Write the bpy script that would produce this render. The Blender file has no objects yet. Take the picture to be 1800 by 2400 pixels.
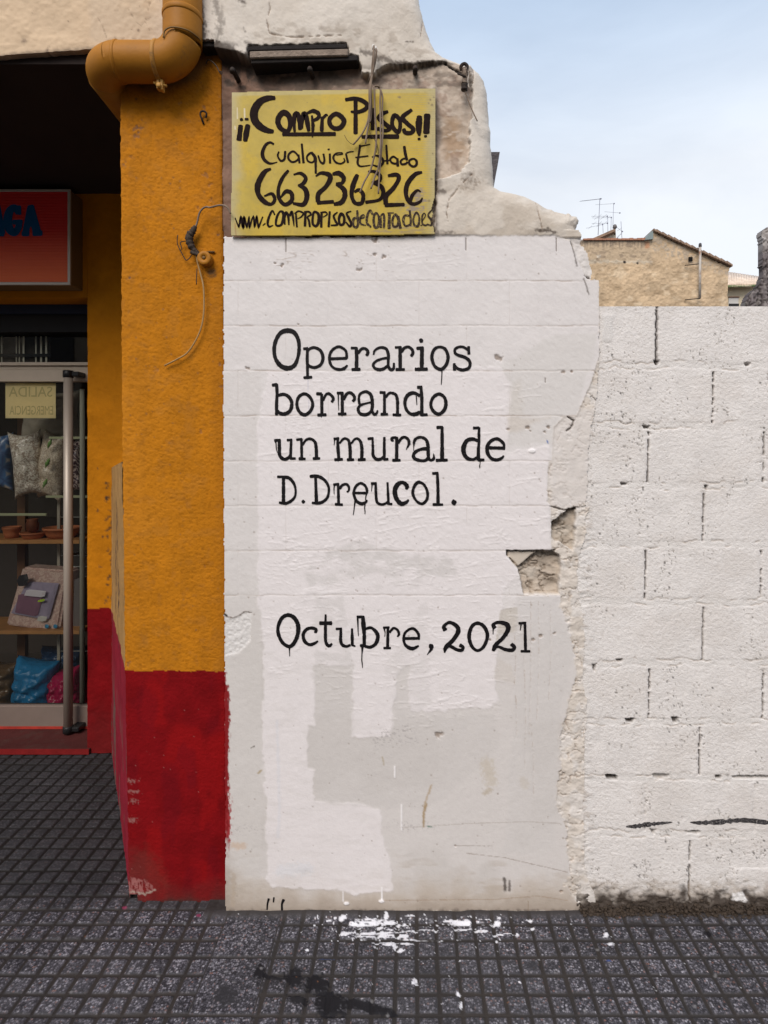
import bpy, bmesh, math, random
import numpy as np
from mathutils import Vector, Matrix
random.seed(7)
R = math.radians

# ------------------------------------------------------------------ camera, sky, sun
scn = bpy.context.scene
F, VX, HY, D, CZ = 1390.0, 970.0, 1062.0, 2.044, 1.581     # focal (px of 1800), principal point, distance, eye height
cam_d = bpy.data.cameras.new('camera'); cam = bpy.data.objects.new('camera', cam_d)
scn.collection.objects.link(cam); scn.camera = cam
cam.location = (0, -D, CZ); cam.rotation_euler = (R(90), 0, 0)
cam_d.sensor_fit = 'HORIZONTAL'; cam_d.sensor_width = 36.0; cam_d.lens = F/1800*36
cam_d.shift_x = -(VX-900)/1800; cam_d.shift_y = -(1200-HY)/1800
cam_d.clip_start = 0.05; cam_d.clip_end = 2000

SUN_EL, SUN_AZ = 44, 198
w = bpy.data.worlds.new('World'); scn.world = w; w.use_nodes = True
nt = w.node_tree; nt.nodes.clear()
def wn(t): return nt.nodes.new(t)
sky = wn('ShaderNodeTexSky'); sky.sky_type = 'NISHITA'; sky.sun_disc = False
sky.sun_elevation = R(SUN_EL); sky.sun_rotation = R(SUN_AZ); sky.air_density = 1.0; sky.dust_density = 1.5
tc = wn('ShaderNodeTexCoord'); mp = wn('ShaderNodeMapping'); mp.inputs['Scale'].default_value = (1.0, 1.0, 2.2)
nz = wn('ShaderNodeTexNoise'); nz.inputs['Scale'].default_value = 1.7; nz.inputs['Detail'].default_value = 7; nz.inputs['Roughness'].default_value = 0.55
nz.inputs['Distortion'].default_value = 0.5
rp = wn('ShaderNodeValToRGB'); rp.color_ramp.elements[0].position = 0.30; rp.color_ramp.elements[1].position = 0.68
rp.color_ramp.elements[0].color = (0.62,)*3+(1,); rp.color_ramp.elements[1].color = (0.90,)*3+(1,)
sep = wn('ShaderNodeSeparateXYZ'); mr = wn('ShaderNodeMapRange'); mr.inputs[1].default_value = 0.05; mr.inputs[2].default_value = 0.62
mr.inputs[3].default_value = 0.42; mr.inputs[4].default_value = -0.12
ad = wn('ShaderNodeMath'); ad.operation = 'ADD'; ad.use_clamp = True
mx = wn('ShaderNodeMix'); mx.data_type = 'RGBA'
bg = wn('ShaderNodeBackground'); out = wn('ShaderNodeOutputWorld')
CLOUD = (7.25, 7.6, 8.1, 1); BLUE = (5.6, 7.2, 9.3, 1)
L = nt.links.new
L(tc.outputs['Generated'], mp.inputs[0]); L(mp.outputs[0], nz.inputs['Vector']); L(nz.outputs['Fac'], rp.inputs[0])
L(tc.outputs['Generated'], sep.inputs[0]); L(sep.outputs['Z'], mr.inputs[0])
L(rp.outputs[0], ad.inputs[0]); L(mr.outputs[0], ad.inputs[1])
L(ad.outputs[0], mx.inputs[0]); L(sky.outputs[0], mx.inputs[6]); hz_ = wn('ShaderNodeMapRange'); hz_.inputs[1].default_value = .40; hz_.inputs[2].default_value = .68; L(sep.outputs['Z'], hz_.inputs[0])
cm = wn('ShaderNodeMix'); cm.data_type = 'RGBA'; cm.inputs[6].default_value = CLOUD; cm.inputs[7].default_value = BLUE; L(hz_.outputs[0], cm.inputs[0]); L(cm.outputs[2], mx.inputs[7])
L(mx.outputs[2], bg.inputs[0]); bg.inputs[1].default_value = 0.086; L(bg.outputs[0], out.inputs[0])

sun_d = bpy.data.lights.new('sun', 'SUN'); sun = bpy.data.objects.new('sun', sun_d); scn.collection.objects.link(sun)
sun_d.energy = 2.0; sun_d.angle = R(34); sun_d.color = (1.0, 0.91, 0.82)
sd = Vector((math.sin(R(SUN_AZ))*math.cos(R(SUN_EL)), math.cos(R(SUN_AZ))*math.cos(R(SUN_EL)), math.sin(R(SUN_EL))))
sun.rotation_euler = sd.to_track_quat('Z', 'Y').to_euler(); sun.location = (0, -6, 10)
scn.view_settings.view_transform = 'Standard'; scn.view_settings.look = 'None'
scn.view_settings.exposure = 0.57; scn.view_settings.gamma = 1.0

# ------------------------------------------------------------------ helpers
def W(px, py, y=0.0):
    s = (D+y)/F
    return Vector(((px-VX)*s, y, CZ+(HY-py)*s))
def SC(y): return (D+y)/F               # metres per photo pixel at depth y
def link(o, parent=None):
    scn.collection.objects.link(o)
    if parent is not None:
        o.parent = parent
    return o
def tag(o, label=None, cat=None, group=None, kind=None):
    if label: o['label'] = label
    if cat: o['category'] = cat
    if group: o['group'] = group
    if kind: o['kind'] = kind
    return o
def thing(name, loc, label, cat, group=None):
    o = bpy.data.objects.new(name, None); o.empty_display_size = 0.1; o.location = loc
    link(o); return tag(o, label, cat, group)
def put(name, me, m, parent=None):
    """links a mesh given in world coordinates as ONE object (local to its parent's origin)"""
    o = bpy.data.objects.new(name, me)
    if m is not None and not me.materials: me.materials.append(m)
    link(o, parent)
    if parent is not None:
        off = Vector((0,0,0)); q = parent
        while q is not None: off += Vector(q.location); q = q.parent
        me.transform(Matrix.Translation(-off))
    return o
def from_py(name, v, f, smooth=False):
    me = bpy.data.meshes.new(name); me.from_pydata([tuple(p) for p in v], [], f); me.update()
    if smooth:
        for p in me.polygons: p.use_smooth = True
    return me

# numpy noise -----------------------------------------------------------------
def _h(ix, iy, s):
    n = (ix.astype(np.int64)*374761393 + iy.astype(np.int64)*668265263 + s*1442695041) & 0xffffffff
    n = ((n ^ (n >> 13))*1274126177) & 0xffffffff
    n = ((n ^ (n >> 16))*2246822519) & 0xffffffff
    return ((n ^ (n >> 15)) & 0xffffff)/float(0xffffff)
def vn(x, y, s=0):
    x = np.asarray(x, float); y = np.asarray(y, float)
    ix = np.floor(x); iy = np.floor(y); fx = x-ix; fy = y-iy
    fx = fx*fx*fx*(fx*(fx*6-15)+10); fy = fy*fy*fy*(fy*(fy*6-15)+10)
    a = _h(ix, iy, s); b = _h(ix+1, iy, s); c = _h(ix, iy+1, s); d = _h(ix+1, iy+1, s)
    return a+(b-a)*fx+(c-a)*fy+(a-b-c+d)*fx*fy
def fbm(x, y, o=4, s=0, g=0.5):
    t = 0; a = 1; n = 0
    for k in range(o):
        t = t+a*vn(x, y, s+k*17); n += a; a *= g; x = x*2.03+11.7; y = y*2.03+5.1
    return t/n
def sst(a, b, x):
    t = np.clip((x-a)/(b-a), 0, 1); return t*t*(3-2*t)
def sdf(PX, PY, pts):
    """signed distance to a polygon (px), positive inside"""
    d = np.full(PX.shape, 1e9); ins = np.zeros(PX.shape, bool); n = len(pts)
    for i in range(n):
        ax, ay = pts[i]; bx, by = pts[(i+1) % n]
        ex, ey = bx-ax, by-ay; wx, wy = PX-ax, PY-ay
        t = np.clip((wx*ex+wy*ey)/(ex*ex+ey*ey+1e-9), 0, 1)
        d = np.minimum(d, (wx-ex*t)**2+(wy-ey*t)**2)
        c = (ay > PY) != (by > PY)
        if ey != 0: ins ^= c & (PX < ax+(PY-ay)*ex/ey)
    d = np.sqrt(d)
    return np.where(ins, d, -d)
def box_crop(PX, PY, pts, m):
    xs = [p[0] for p in pts]; ys = [p[1] for p in pts]
    return (PX > min(xs)-m) & (PX < max(xs)+m) & (PY > min(ys)-m) & (PY < max(ys)+m)
def pm(PX, PY, pts, soft=2.0, rough=4.0, rs=14.0, seed=3):
    """0..1 mask of a polygon with a soft, ragged edge"""
    out = np.zeros(PX.shape); sel = box_crop(PX, PY, pts, soft+rough+4)
    if not sel.any(): return out
    x = PX[sel]; y = PY[sel]
    d = sdf(x, y, pts)+(fbm(x/rs, y/rs, 3, seed)-.5)*2*rough
    out[sel] = sst(-soft, soft, d); return out
def line_d(PX, PY, pts, m=30):
    out = np.full(PX.shape, 1e3); sel = box_crop(PX, PY, pts, m)
    x = PX[sel]; y = PY[sel]; d = np.full(x.shape, 1e6)
    for (ax, ay), (bx, by) in zip(pts[:-1], pts[1:]):
        ex, ey = bx-ax, by-ay
        t = np.clip(((x-ax)*ex+(y-ay)*ey)/(ex*ex+ey*ey+1e-9), 0, 1)
        d = np.minimum(d, (x-ax-ex*t)**2+(y-ay-ey*t)**2)
    out[sel] = np.sqrt(d); return out
def mixc(C, col, m):
    m = np.clip(m, 0, 1)[..., None]; C[..., :3] = C[..., :3]*(1-m)+np.array(col)[None, None, :3]*m

def grid_mesh(name, P, C, mask=None, back=None, axis=1):
    """regular sheet of vertices P[rows,cols,3] with point colours C; cells outside mask dropped; skirt to Y=back"""
    h, wd = P.shape[:2]
    if mask is None: mask = np.ones((h, wd), bool)
    K = mask[:-1, :-1] & mask[1:, :-1] & mask[1:, 1:] & mask[:-1, 1:]
    I = np.arange(h*wd).reshape(h, wd)
    q = np.stack([I[:-1, :-1], I[1:, :-1], I[1:, 1:], I[:-1, 1:]], -1)[K]
    V = [P.reshape(-1, 3)]; CC = [C.reshape(-1, 4)]; Q = [q]
    if back is not None:
        Kp = np.zeros((h+1, wd+1), bool); Kp[1:-1, 1:-1] = K
        c = Kp[1:-1, 1:-1]
        sides = [(c & ~Kp[1:-1, :-2], I[1:, :-1], I[:-1, :-1]), (c & ~Kp[1:-1, 2:], I[:-1, 1:], I[1:, 1:]),
                 (c & ~Kp[:-2, 1:-1], I[:-1, :-1], I[:-1, 1:]), (c & ~Kp[2:, 1:-1], I[1:, 1:], I[1:, :-1])]
        base = h*wd
        for sel, A, B in sides:
            a = A[sel]; b = B[sel]; n = len(a)
            if not n: continue
            # order so the wall of the edge faces outwards
            pa = V[0][a]; pb = V[0][b]; qa = pa.copy(); qb = pb.copy(); qa[:, axis] = back; qb[:, axis] = back
            V.append(np.concatenate([pa, pb, qb, qa])); CC.append(np.concatenate([CC[0][a], CC[0][b], CC[0][b], CC[0][a]]))
            r = np.arange(n)+base
            Q.append(np.stack([r, r+n, r+2*n, r+3*n], -1)); base += 4*n
    V = np.concatenate(V); CC = np.concatenate(CC); nf = len(Q[0]); Q = np.concatenate(Q)
    used = np.zeros(len(V), bool); used[Q.ravel()] = True
    rem = np.cumsum(used)-1; Q = rem[Q]; V = V[used]; CC = CC[used]
    me = bpy.data.meshes.new(name)
    me.vertices.add(len(V)); me.vertices.foreach_set('co', V.astype(np.float32).ravel())
    me.loops.add(Q.size); me.loops.foreach_set('vertex_index', Q.astype(np.int32).ravel())
    me.polygons.add(len(Q)); me.polygons.foreach_set('loop_start', (np.arange(len(Q))*4).astype(np.int32))
    me.polygons.foreach_set('use_smooth', np.ones(len(Q), bool))
    me.update(calc_edges=True)
    at = me.color_attributes.new('Col', 'FLOAT_COLOR', 'POINT'); at.data.foreach_set('color', CC.astype(np.float32).ravel())
    return me
def wall_grid(x0, x1, y0, y1, st):
    PX, PY = np.meshgrid(np.arange(x0, x1+.01, st), np.arange(y0, y1+.01, st)); return PX.astype(float), PY.astype(float)
def wall_pts(PX, PY, H, depth):
    s = SC(depth); return np.stack([(PX-VX)*s, depth-H, CZ+(HY-PY)*s], -1)
def newC(PX, col):
    C = np.ones(PX.shape+(4,)); C[..., :3] = np.array(col); return C

# mesh shapes -----------------------------------------------------------------
def box_me(name, lo, hi, bev=0.0, seg=2):
    bm = bmesh.new(); bmesh.ops.create_cube(bm, size=1.0)
    lo = Vector(lo); hi = Vector(hi)
    for v in bm.verts: v.co = Vector([(lo[i]+hi[i])/2+v.co[i]*(hi[i]-lo[i]) for i in range(3)])
    if bev: bmesh.ops.bevel(bm, geom=bm.edges[:], offset=bev, segments=seg, affect='EDGES', profile=.5)
    me = bpy.data.meshes.new(name); bm.to_mesh(me); bm.free(); return me
def join_me(name, mes):
    bm = bmesh.new()
    for m in mes: bm.from_mesh(m)
    me = bpy.data.meshes.new(name); bm.to_mesh(me); bm.free()
    for m in mes: bpy.data.meshes.remove(m)
    return me
def catmull(pts, n=8, closed=False):
    P = [np.array(p, float) for p in pts]; out = []; N = len(P)
    if N < 3 and not closed:
        return [P[0]+(P[1]-P[0])*k/n for k in range(n+1)]
    segs = N if closed else N-1
    for i in range(segs):
        p0 = P[(i-1) % N] if closed or i > 0 else 2*P[0]-P[1]
        p1 = P[i]; p2 = P[(i+1) % N]
        p3 = P[(i+2) % N] if closed or i+2 < N else 2*P[-1]-P[-2]
        for k in range(n):
            t = k/n
            out.append(.5*((2*p1)+(-p0+p2)*t+(2*p0-5*p1+4*p2-p3)*t*t+(-p0+3*p1-3*p2+p3)*t**3))
    if not closed: out.append(P[-1])
    return out
def tube_me(name, pts, r, seg=10, n=8, smooth=True, curve=True, wob=0.0):
    path = [Vector(p) for p in (catmull(pts, n) if curve and len(pts) > 2 else pts)]
    if not callable(r): rr = lambda t, r=r: r
    else: rr = r
    v = []; f = []; up = None; N = len(path)
    for i, p in enumerate(path):
        t = (path[min(i+1, N-1)]-path[max(i-1, 0)]).normalized()
        if up is None:
            up = Vector((0, 0, 1)) if abs(t.z) < .9 else Vector((1, 0, 0))
        a = (up-t*up.dot(t)).normalized(); b = t.cross(a); up = a
        ra = rr(i/(N-1))*(1+(random.random()-.5)*wob)
        for k in range(seg):
            an = 2*math.pi*k/seg; v.append(p+a*math.cos(an)*ra+b*math.sin(an)*ra)
    for i in range(N-1):
        for k in range(seg):
            k2 = (k+1) % seg; f.append((i*seg+k, i*seg+k2, (i+1)*seg+k2, (i+1)*seg+k))
    f.append(tuple(reversed(range(seg)))); f.append(tuple((N-1)*seg+k for k in range(seg)))
    return from_py(name, v, f, smooth)
def lathe_me(name, prof, seg=24, loc=(0, 0, 0), axis='Z'):
    v = []; f = []
    for r, z in prof:
        for k in range(seg):
            a = 2*math.pi*k/seg; p = Vector((r*math.cos(a), r*math.sin(a), z))
            if axis == 'Y': p = Vector((p.x, -p.z, p.y))      # axis points at the camera
            v.append(p+Vector(loc))
    n = len(prof)
    for i in range(n-1):
        for k in range(seg):
            k2 = (k+1) % seg; f.append((i*seg+k, i*seg+k2, (i+1)*seg+k2, (i+1)*seg+k))
    f.append(tuple(reversed(range(seg)))); f.append(tuple((n-1)*seg+k for k in range(seg)))
    return from_py(name, v, f, True)
def prism_me(name, poly_px, y0, y1, depth=None):
    """a photo-plane outline (px at depth y0) given real thickness y0..y1"""
    n = len(poly_px); v = [W(a, b, y0) for a, b in poly_px]
    v += [Vector((p.x, y1, p.z)) for p in v[:n]]
    f = [tuple(range(n))]+[tuple(reversed(range(n, 2*n)))]+[(i, i+n, (i+1) % n+n, (i+1) % n) for i in range(n)]
    me = from_py(name, v, f); bm = bmesh.new(); bm.from_mesh(me); bmesh.ops.recalc_face_normals(bm, faces=bm.faces); bm.to_mesh(me); bm.free()
    return me

# brush strokes ----------------------------------------------------------------
def strokes_me(name, glyphs, view, place, jit=0.03, lift=0.0, seed=1, fat=1.0):
    """glyphs: list of (kind, [(x,y,w)...]) in a view (ox,oy,scale); kind: 'l' straight, 'c' curve, 'o' closed loop.
    place(px,py,k) -> world point on the painted surface"""
    rnd = random.Random(seed); v = []; f = []; k = 0
    for gl, (ox, oy, sc) in zip(glyphs, view):
        for kind, pts in gl:
            k += 1; p = []; wl = 0
            for q in pts:
                if len(q) > 2: wl = q[2]
                p.append((q[0]/sc+ox, q[1]/sc+oy, wl/sc*fat))
            if kind == 'l':
                pp = []
                for a, b in zip(p[:-1], p[1:]):
                    L_ = math.hypot(b[0]-a[0], b[1]-a[1]); m = max(2, int(L_/3))
                    pp += [np.array(a)+(np.array(b)-np.array(a))*t/m for t in range(m)]
                pp.append(np.array(p[-1]))
            else: pp = catmull(p, 9, kind == 'o')
            N = len(pp); closed = kind == 'o'; base = len(v); ph = rnd.random()*50
            ww = [q[2]*(1+(float(vn(i*.7+ph, k*3.1, 5))-.5)*2*jit*2.2) for i, q in enumerate(pp)]
            for i, q in enumerate(pp):
                a = pp[(i-1) % N] if closed or i > 0 else pp[0]; b = pp[(i+1) % N] if closed or i < N-1 else pp[-1]
                tx, ty = b[0]-a[0], b[1]-a[1]; l = math.hypot(tx, ty) or 1; nx, ny = -ty/l, tx/l
                hw = ww[i]/2
                v.append(place(q[0]+nx*hw, q[1]+ny*hw, k)); v.append(place(q[0]-nx*hw, q[1]-ny*hw, k))
            for i in range(N if closed else N-1):
                j = (i+1) % N
                f.append((base+2*i, base+2*i+1, base+2*j+1, base+2*j))
            if not closed:                                   # blunt rounded brush ends
                for e, sgn in ((0, -1), (N-1, 1)):
                    a, b = (pp[0], pp[1]) if e == 0 else (pp[-2], pp[-1])
                    tx, ty = b[0]-a[0], b[1]-a[1]; l = math.hypot(tx, ty) or 1; tx, ty = tx/l*sgn, ty/l*sgn
                    q = pp[e]; hw = ww[e]/2; ex = .45 if ww[e] > 2.5 else .9; cb = len(v)
                    for m in range(1, 6):
                        an = math.pi*m/6-math.pi/2
                        # from the left edge round to the right edge
                        nx, ny = -ty*sgn, tx*sgn
                        jj = 1+(rnd.random()-.5)*.25
                        v.append(place(q[0]-nx*hw*math.sin(an)+tx*hw*ex*math.cos(an)*jj, q[1]-ny*hw*math.sin(an)+ty*hw*ex*math.cos(an)*jj, k))
                    f.append((base+2*e,)+tuple(cb+m for m in range(5))+(base+2*e+1,))
    me = from_py(name, v, f)
    # all faces look at the camera
    bm = bmesh.new(); bm.from_mesh(me)
    for fa in bm.faces:
        if fa.normal.y > 0: fa.normal_flip()
    bm.to_mesh(me); bm.free()
    return me

# ------------------------------------------------------------------ materials
def M(name, col=(.5, .5, .5), rough=.6, metal=0.0, attr=False, bumps=(), var=0.0, vscale=8.0, spec=.3, dirt=None, tint=None):
    m = bpy.data.materials.new(name); m.use_nodes = True; t = m.node_tree; b = t.nodes['Principled BSDF']
    b.inputs['Roughness'].default_value = rough; b.inputs['Metallic'].default_value = metal
    b.inputs['Specular IOR Level'].default_value = spec
    co = t.nodes.new('ShaderNodeTexCoord')
    if attr:
        a = t.nodes.new('ShaderNodeAttribute'); a.attribute_name = 'Col'; src = a.outputs['Color']
    else:
        a = t.nodes.new('ShaderNodeRGB'); a.outputs[0].default_value = (*col, 1); src = a.outputs[0]
    if var:
        n = t.nodes.new('ShaderNodeTexNoise'); n.inputs['Scale'].default_value = vscale; n.inputs['Detail'].default_value = 8; n.inputs['Roughness'].default_value = .65
        mr = t.nodes.new('ShaderNodeMapRange'); mr.inputs[1].default_value = .25; mr.inputs[2].default_value = .75
        mr.inputs[3].default_value = 1-var; mr.inputs[4].default_value = 1+var
        t.links.new(co.outputs['Object'], n.inputs['Vector']); t.links.new(n.outputs['Fac'], mr.inputs[0])
        vm = t.nodes.new('ShaderNodeVectorMath'); vm.operation = 'SCALE'
        t.links.new(src, vm.inputs[0]); t.links.new(mr.outputs[0], vm.inputs['Scale']); src = vm.outputs[0]
    if dirt:                                                # (colour, scale, low, high): blotches of another colour
        n = t.nodes.new('ShaderNodeTexNoise'); n.inputs['Scale'].default_value = dirt[1]; n.inputs['Detail'].default_value = 9; n.inputs['Roughness'].default_value = .7
        mr = t.nodes.new('ShaderNodeMapRange'); mr.inputs[1].default_value = dirt[2]; mr.inputs[2].default_value = dirt[3]
        t.links.new(co.outputs['Object'], n.inputs['Vector']); t.links.new(n.outputs['Fac'], mr.inputs[0])
        mxx = t.nodes.new('ShaderNodeMix'); mxx.data_type = 'RGBA'; mxx.inputs[7].default_value = (*dirt[0], 1)
        t.links.new(mr.outputs[0], mxx.inputs[0]); t.links.new(src, mxx.inputs[6]); src = mxx.outputs[2]
    t.links.new(src, b.inputs['Base Color'])
    prev = None
    for sc, st, dist in bumps:
        n = t.nodes.new('ShaderNodeTexNoise'); n.inputs['Scale'].default_value = sc; n.inputs['Detail'].default_value = 5; n.inputs['Roughness'].default_value = .6
        t.links.new(co.outputs['Object'], n.inputs['Vector'])
        bp = t.nodes.new('ShaderNodeBump'); bp.inputs['Strength'].default_value = st; bp.inputs['Distance'].default_value = dist
        t.links.new(n.outputs['Fac'], bp.inputs['Height'])
        if prev: t.links.new(prev.outputs[0], bp.inputs['Normal'])
        prev = bp
    if prev: t.links.new(prev.outputs[0], b.inputs['Normal'])
    return m

m_plaster = M('painted_plaster', attr=True, rough=.75, bumps=((160, .35, .002), (600, .25, .0008)), var=.035, vscale=60)
m_block = M('painted_concrete_block', attr=True, rough=.85, bumps=((220, .9, .003), (700, .5, .001)), var=.05, vscale=90)
m_ochre = M('painted_stucco', attr=True, rough=.8, spec=.08, bumps=((170, .7, .003), (420, .4, .0012)), var=.07, vscale=30)
m_black = M('black_paint', (.009, .008, .009), .5, var=.3, vscale=40, spec=.12)
m_dry = M('dry_black_paint', (.015, .013, .015), .7, var=.2, vscale=60, dirt=((.6, .56, .54), 520, .56, .60))
m_marker = M('sign_black_paint', (.017, .010, .009), .8, spec=.06, var=.35, vscale=60)
m_faded = M('sign_faded_paint', (.040, .028, .024), .8, spec=.06, var=.4, vscale=80, dirt=((.30, .22, .085), 150, .52, .66))
m_metal = M('rusty_iron', (.035, .026, .022), .8, .2, bumps=((120, .8, .003),), dirt=((.12, .05, .02), 60, .55, .7))
m_wire = M('grey_brown_cable', (.20, .145, .105), .7, var=.25, vscale=50)
m_darkwire = M('dark_tarred_wire', (.05, .035, .026), .8, var=.4, vscale=80, bumps=((150, .8, .003),))
m_pipe = M('ochre_pipe_paint', (.36, .145, .012), .55, var=.14, vscale=9, spec=.2, bumps=((90, .3, .002),), dirt=((.13, .075, .03), 14, .58, .78))
m_alu = M('anodised_aluminium', (.50, .42, .33), .5, .15, var=.06, vscale=20)
m_steel = M('brushed_steel_tube', (.40, .345, .29), .45, .25, spec=.5)
m_plast = M('black_plastic', (.012, .012, .013), .35)

# ------------------------------------------------------------------ ground
def ground_px(X, Y, Z=0):
    d = D+Y; return VX+X*F/d, HY+(CZ-Z)*F/d
def make_pavement():
    st = .0034
    X, Y = np.meshgrid(np.arange(-2.45, 1.75, st), np.arange(1.22, -.78, -st))
    px, py = ground_px(X, Y)
    jx = (fbm(X*6, Y*6, 2, 5)-.5)*.004
    s = .0641
    plain = (X > -.640) & (X < -.451) & (Y < -.02)
    u = np.abs((((X+jx-.3296)/s+.5) % 1)-.5)*s            # distance to a groove across
    vv = np.abs((((Y+jx+.1180)/s+.5) % 1)-.5)*s
    g = np.minimum(u, vv)
    gw = .0066+(fbm(X*25, Y*25, 2, 9)-.5)*.0030
    top = sst(gw-.0016, gw+.0018, g)                      # 1 on a square, 0 in a groove
    # joints between whole tiles run through the grooves as a fine deeper line
    tj = np.minimum(np.abs((((X-.7149)/(s*4)+.5) % 1)-.5)*s*4, np.abs((((Y+.1180)/(s*4)+.5) % 1)-.5)*s*4)
    te = np.minimum(np.minimum(np.abs(X+.640), np.abs(X+.451)), np.abs((((Y+.182)/(s*3)+.5) % 1)-.5)*s*3)
    top = np.where(plain, sst(.003, .007, te), top)
    fill = sst(.52, .66, fbm(X*3.1+4, Y*3.1, 4, 21))      # grime that fills the grooves in places
    near = sst(-.045, -.005, Y)*(X > -.72)
    H = top*.0050*(1-.25*fill)-.0050
    H -= np.where((tj < .0012) & ~plain, .0018, 0)
    H += (fbm(X*30, Y*30, 3, 2)-.5)*.0014
    hump = near*(fbm(X*14, 0*X, 3, 44)*.007+.001); H = np.where(near > .02, np.maximum(H*(1-near), -.006)+hump, H)
    C = newC(X, (.096, .093, .101))
    v1 = fbm(X*4, Y*4, 4, 31); C[..., :3] *= (.72+.56*v1)[..., None]
    cellv = _h(np.floor((X-.3296)/s), np.floor((Y+.1180)/s), 8); C[..., :3] *= np.where(plain, 1, .88+.24*cellv)[..., None]
    mixc(C, (.028, .0238, .022), 1-top)
    mixc(C, (.034, .028, .025), (1-top)*sst(.5, .62, fbm(X*5, Y*5, 3, 13)))
    mixc(C, (.024, .020, .019), sst(.66, .78, fbm(X*2.4+9, Y*2.4, 4, 77))*.6)
    mixc(C, (.042, .036, .034), near*.9)
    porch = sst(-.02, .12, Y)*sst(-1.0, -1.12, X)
    C[..., :3] *= (1-.62*porch)[..., None]  # paving under the porch darkened in its colour to stand for dimness
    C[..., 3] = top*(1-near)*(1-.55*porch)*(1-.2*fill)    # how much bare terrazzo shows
    def blob(cx, cy, rx, ry, col, a=1.0, rough=.5, soft=.18, dry=0.0, ang=0.0, seed=1):
        c, s_ = math.cos(ang), math.sin(ang)
        sel = (np.abs(px-cx) < (rx+ry)*1.6+3) & (np.abs(py-cy) < (rx+ry)*1.6+3)
        if not sel.any(): return
        x = px[sel]-cx; y = py[sel]-cy
        r = np.sqrt(((x*c+y*s_)/rx)**2+((-x*s_+y*c)/ry)**2)+(fbm(px[sel]/7, py[sel]/4, 3, seed)-.5)*2*rough
        m = sst(1+soft, 1-soft, r)
        if dry: m = m*sst(dry-.06, dry+.06, fbm(px[sel]/26, py[sel]/2.6, 3, seed+4))
        m = m*a; Cs = C[sel]; mm = m[:, None]; Cs[:, :3] = Cs[:, :3]*(1-mm)+np.array(col)*mm; Cs[:, 3] *= 1-m; C[sel] = Cs
    wh = (.72, .71, .74); rs = random.Random(3)
    # spilt white paint along the foot of the wall
    for i, (cx, cy, rx, ry, dry) in enumerate([(802, 2152, 9, 6, 0), (870, 2158, 34, 6, .40), (905, 2148, 6, 9, 0), (838, 2166, 16, 9, .3), (860, 2163, 40, 5, .35), (915, 2161, 18, 5, .3),
            (890, 2174, 8, 5, 0), (935, 2167, 5, 4, 0), (948, 2166, 5, 4, 0), (772, 2158, 8, 3, 0), (786, 2153, 4, 3, 0), (962, 2149, 10, 3, .4),
            (868, 2190, 38, 10, .42), (905, 2191, 22, 8, .28), (945, 2194, 16, 5, .3), (818, 2190, 24, 8, .5), (955, 2180, 70, 4, .52), (1060, 2161, 26, 6, .42), (1078, 2163, 26, 5, .3), (1095, 2162, 10, 7, .1),
            (1142, 2160, 26, 5, .45), (1165, 2165, 10, 8, .15), (1170, 2153, 5, 3, 0), (1085, 2178, 22, 4, .42), (1130, 2182, 18, 4, .25), (1180, 2190, 34, 4, .5),
            (1242, 2157, 8, 3, 0), (1248, 2175, 4.5, 4, 0), (1213, 2191, 5, 4, 0), (1164, 2204, 3, 3, 0), (905, 2212, 34, 7, .45), (925, 2216, 5, 8, 0), (938, 2227, 7, 5, 0), (878, 2218, 3, 3, 0),
            (952, 2211, 16, 3, .3), (972, 2300, 7, 9, .2), (1074, 2328, 6, 5, 0), (1080, 2352, 4, 10, .2), (1218, 2301, 3, 3, 0), (1078, 2249, 3, 2.5, 0), (1030, 2205, 3, 2, 0), (720, 2227, 4, 3, 0),
            (737, 2166, 3, 3, 0), (1060, 2157, 40, 4, .55), (1000, 2200, 60, 3, .58), (1420, 2190, 6, 7, .1), (1432, 2211, 8, 5, .35), (1060, 2348, 26, 4, .55), (850, 2342, 16, 3, .5)]):
        blob(cx, cy, rx*.92, ry*.88, wh, .92, .58, .16, dry+.05 if dry else 0, 0, 30+i)
    for i in range(150):
        cx = rs.gauss(950, 130); cy = 2145+abs(rs.gauss(0, 34)); r = rs.uniform(.8, 1.9); blob(cx, cy, r, r*.8, wh, .9, .2, .4, 0, 0, i)
    for i in range(60):
        blob(rs.uniform(480, 1790), rs.uniform(2140, 2330), rs.uniform(.8, 1.6), 1, (.6, .6, .62), .8, .2, .4, 0, 0, i)
    bk = (.008, .007, .009)                               # black stains
    for i, (cx, cy, rx, ry, a) in enumerate([(608, 2276, 12, 16, .9), (640, 2290, 26, 5, .8), (690, 2290, 18, 18, .85), (742, 2303, 22, 20, .95), (775, 2352, 30, 26, .95), (700, 2342, 22, 9, .8),
            (810, 2350, 30, 9, .6), (860, 2358, 52, 10, .85), (905, 2368, 26, 6, .7), (530, 2335, 22, 18, .6), (1325, 2225, 9, 8, .7), (1250, 2263, 11, 9, .5), (1659, 2187, 8, 6, .8), (1715, 2176, 6, 5, .8)]):
        blob(cx, cy, rx*1.22, ry*1.22, bk, min(1, a+.12), .62, .16, 0, .25, 60+i)
    for i, (cx, cy, rx, ry, a) in enumerate([(1515, 2166, 46, 5, .9), (1530, 2185, 7, 18, .9), (180, 2170, 60, 6, .5), (255, 2155, 40, 10, .5), (230, 2100, 14, 8, .7), (150, 2195, 60, 5, .6), (330, 2110, 60, 22, .6), (450, 2120, 70, 14, .6)]):
        blob(cx, cy, rx, ry, (.022, .018, .017), a, .5, .4, 0, .1, 90+i)
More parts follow.
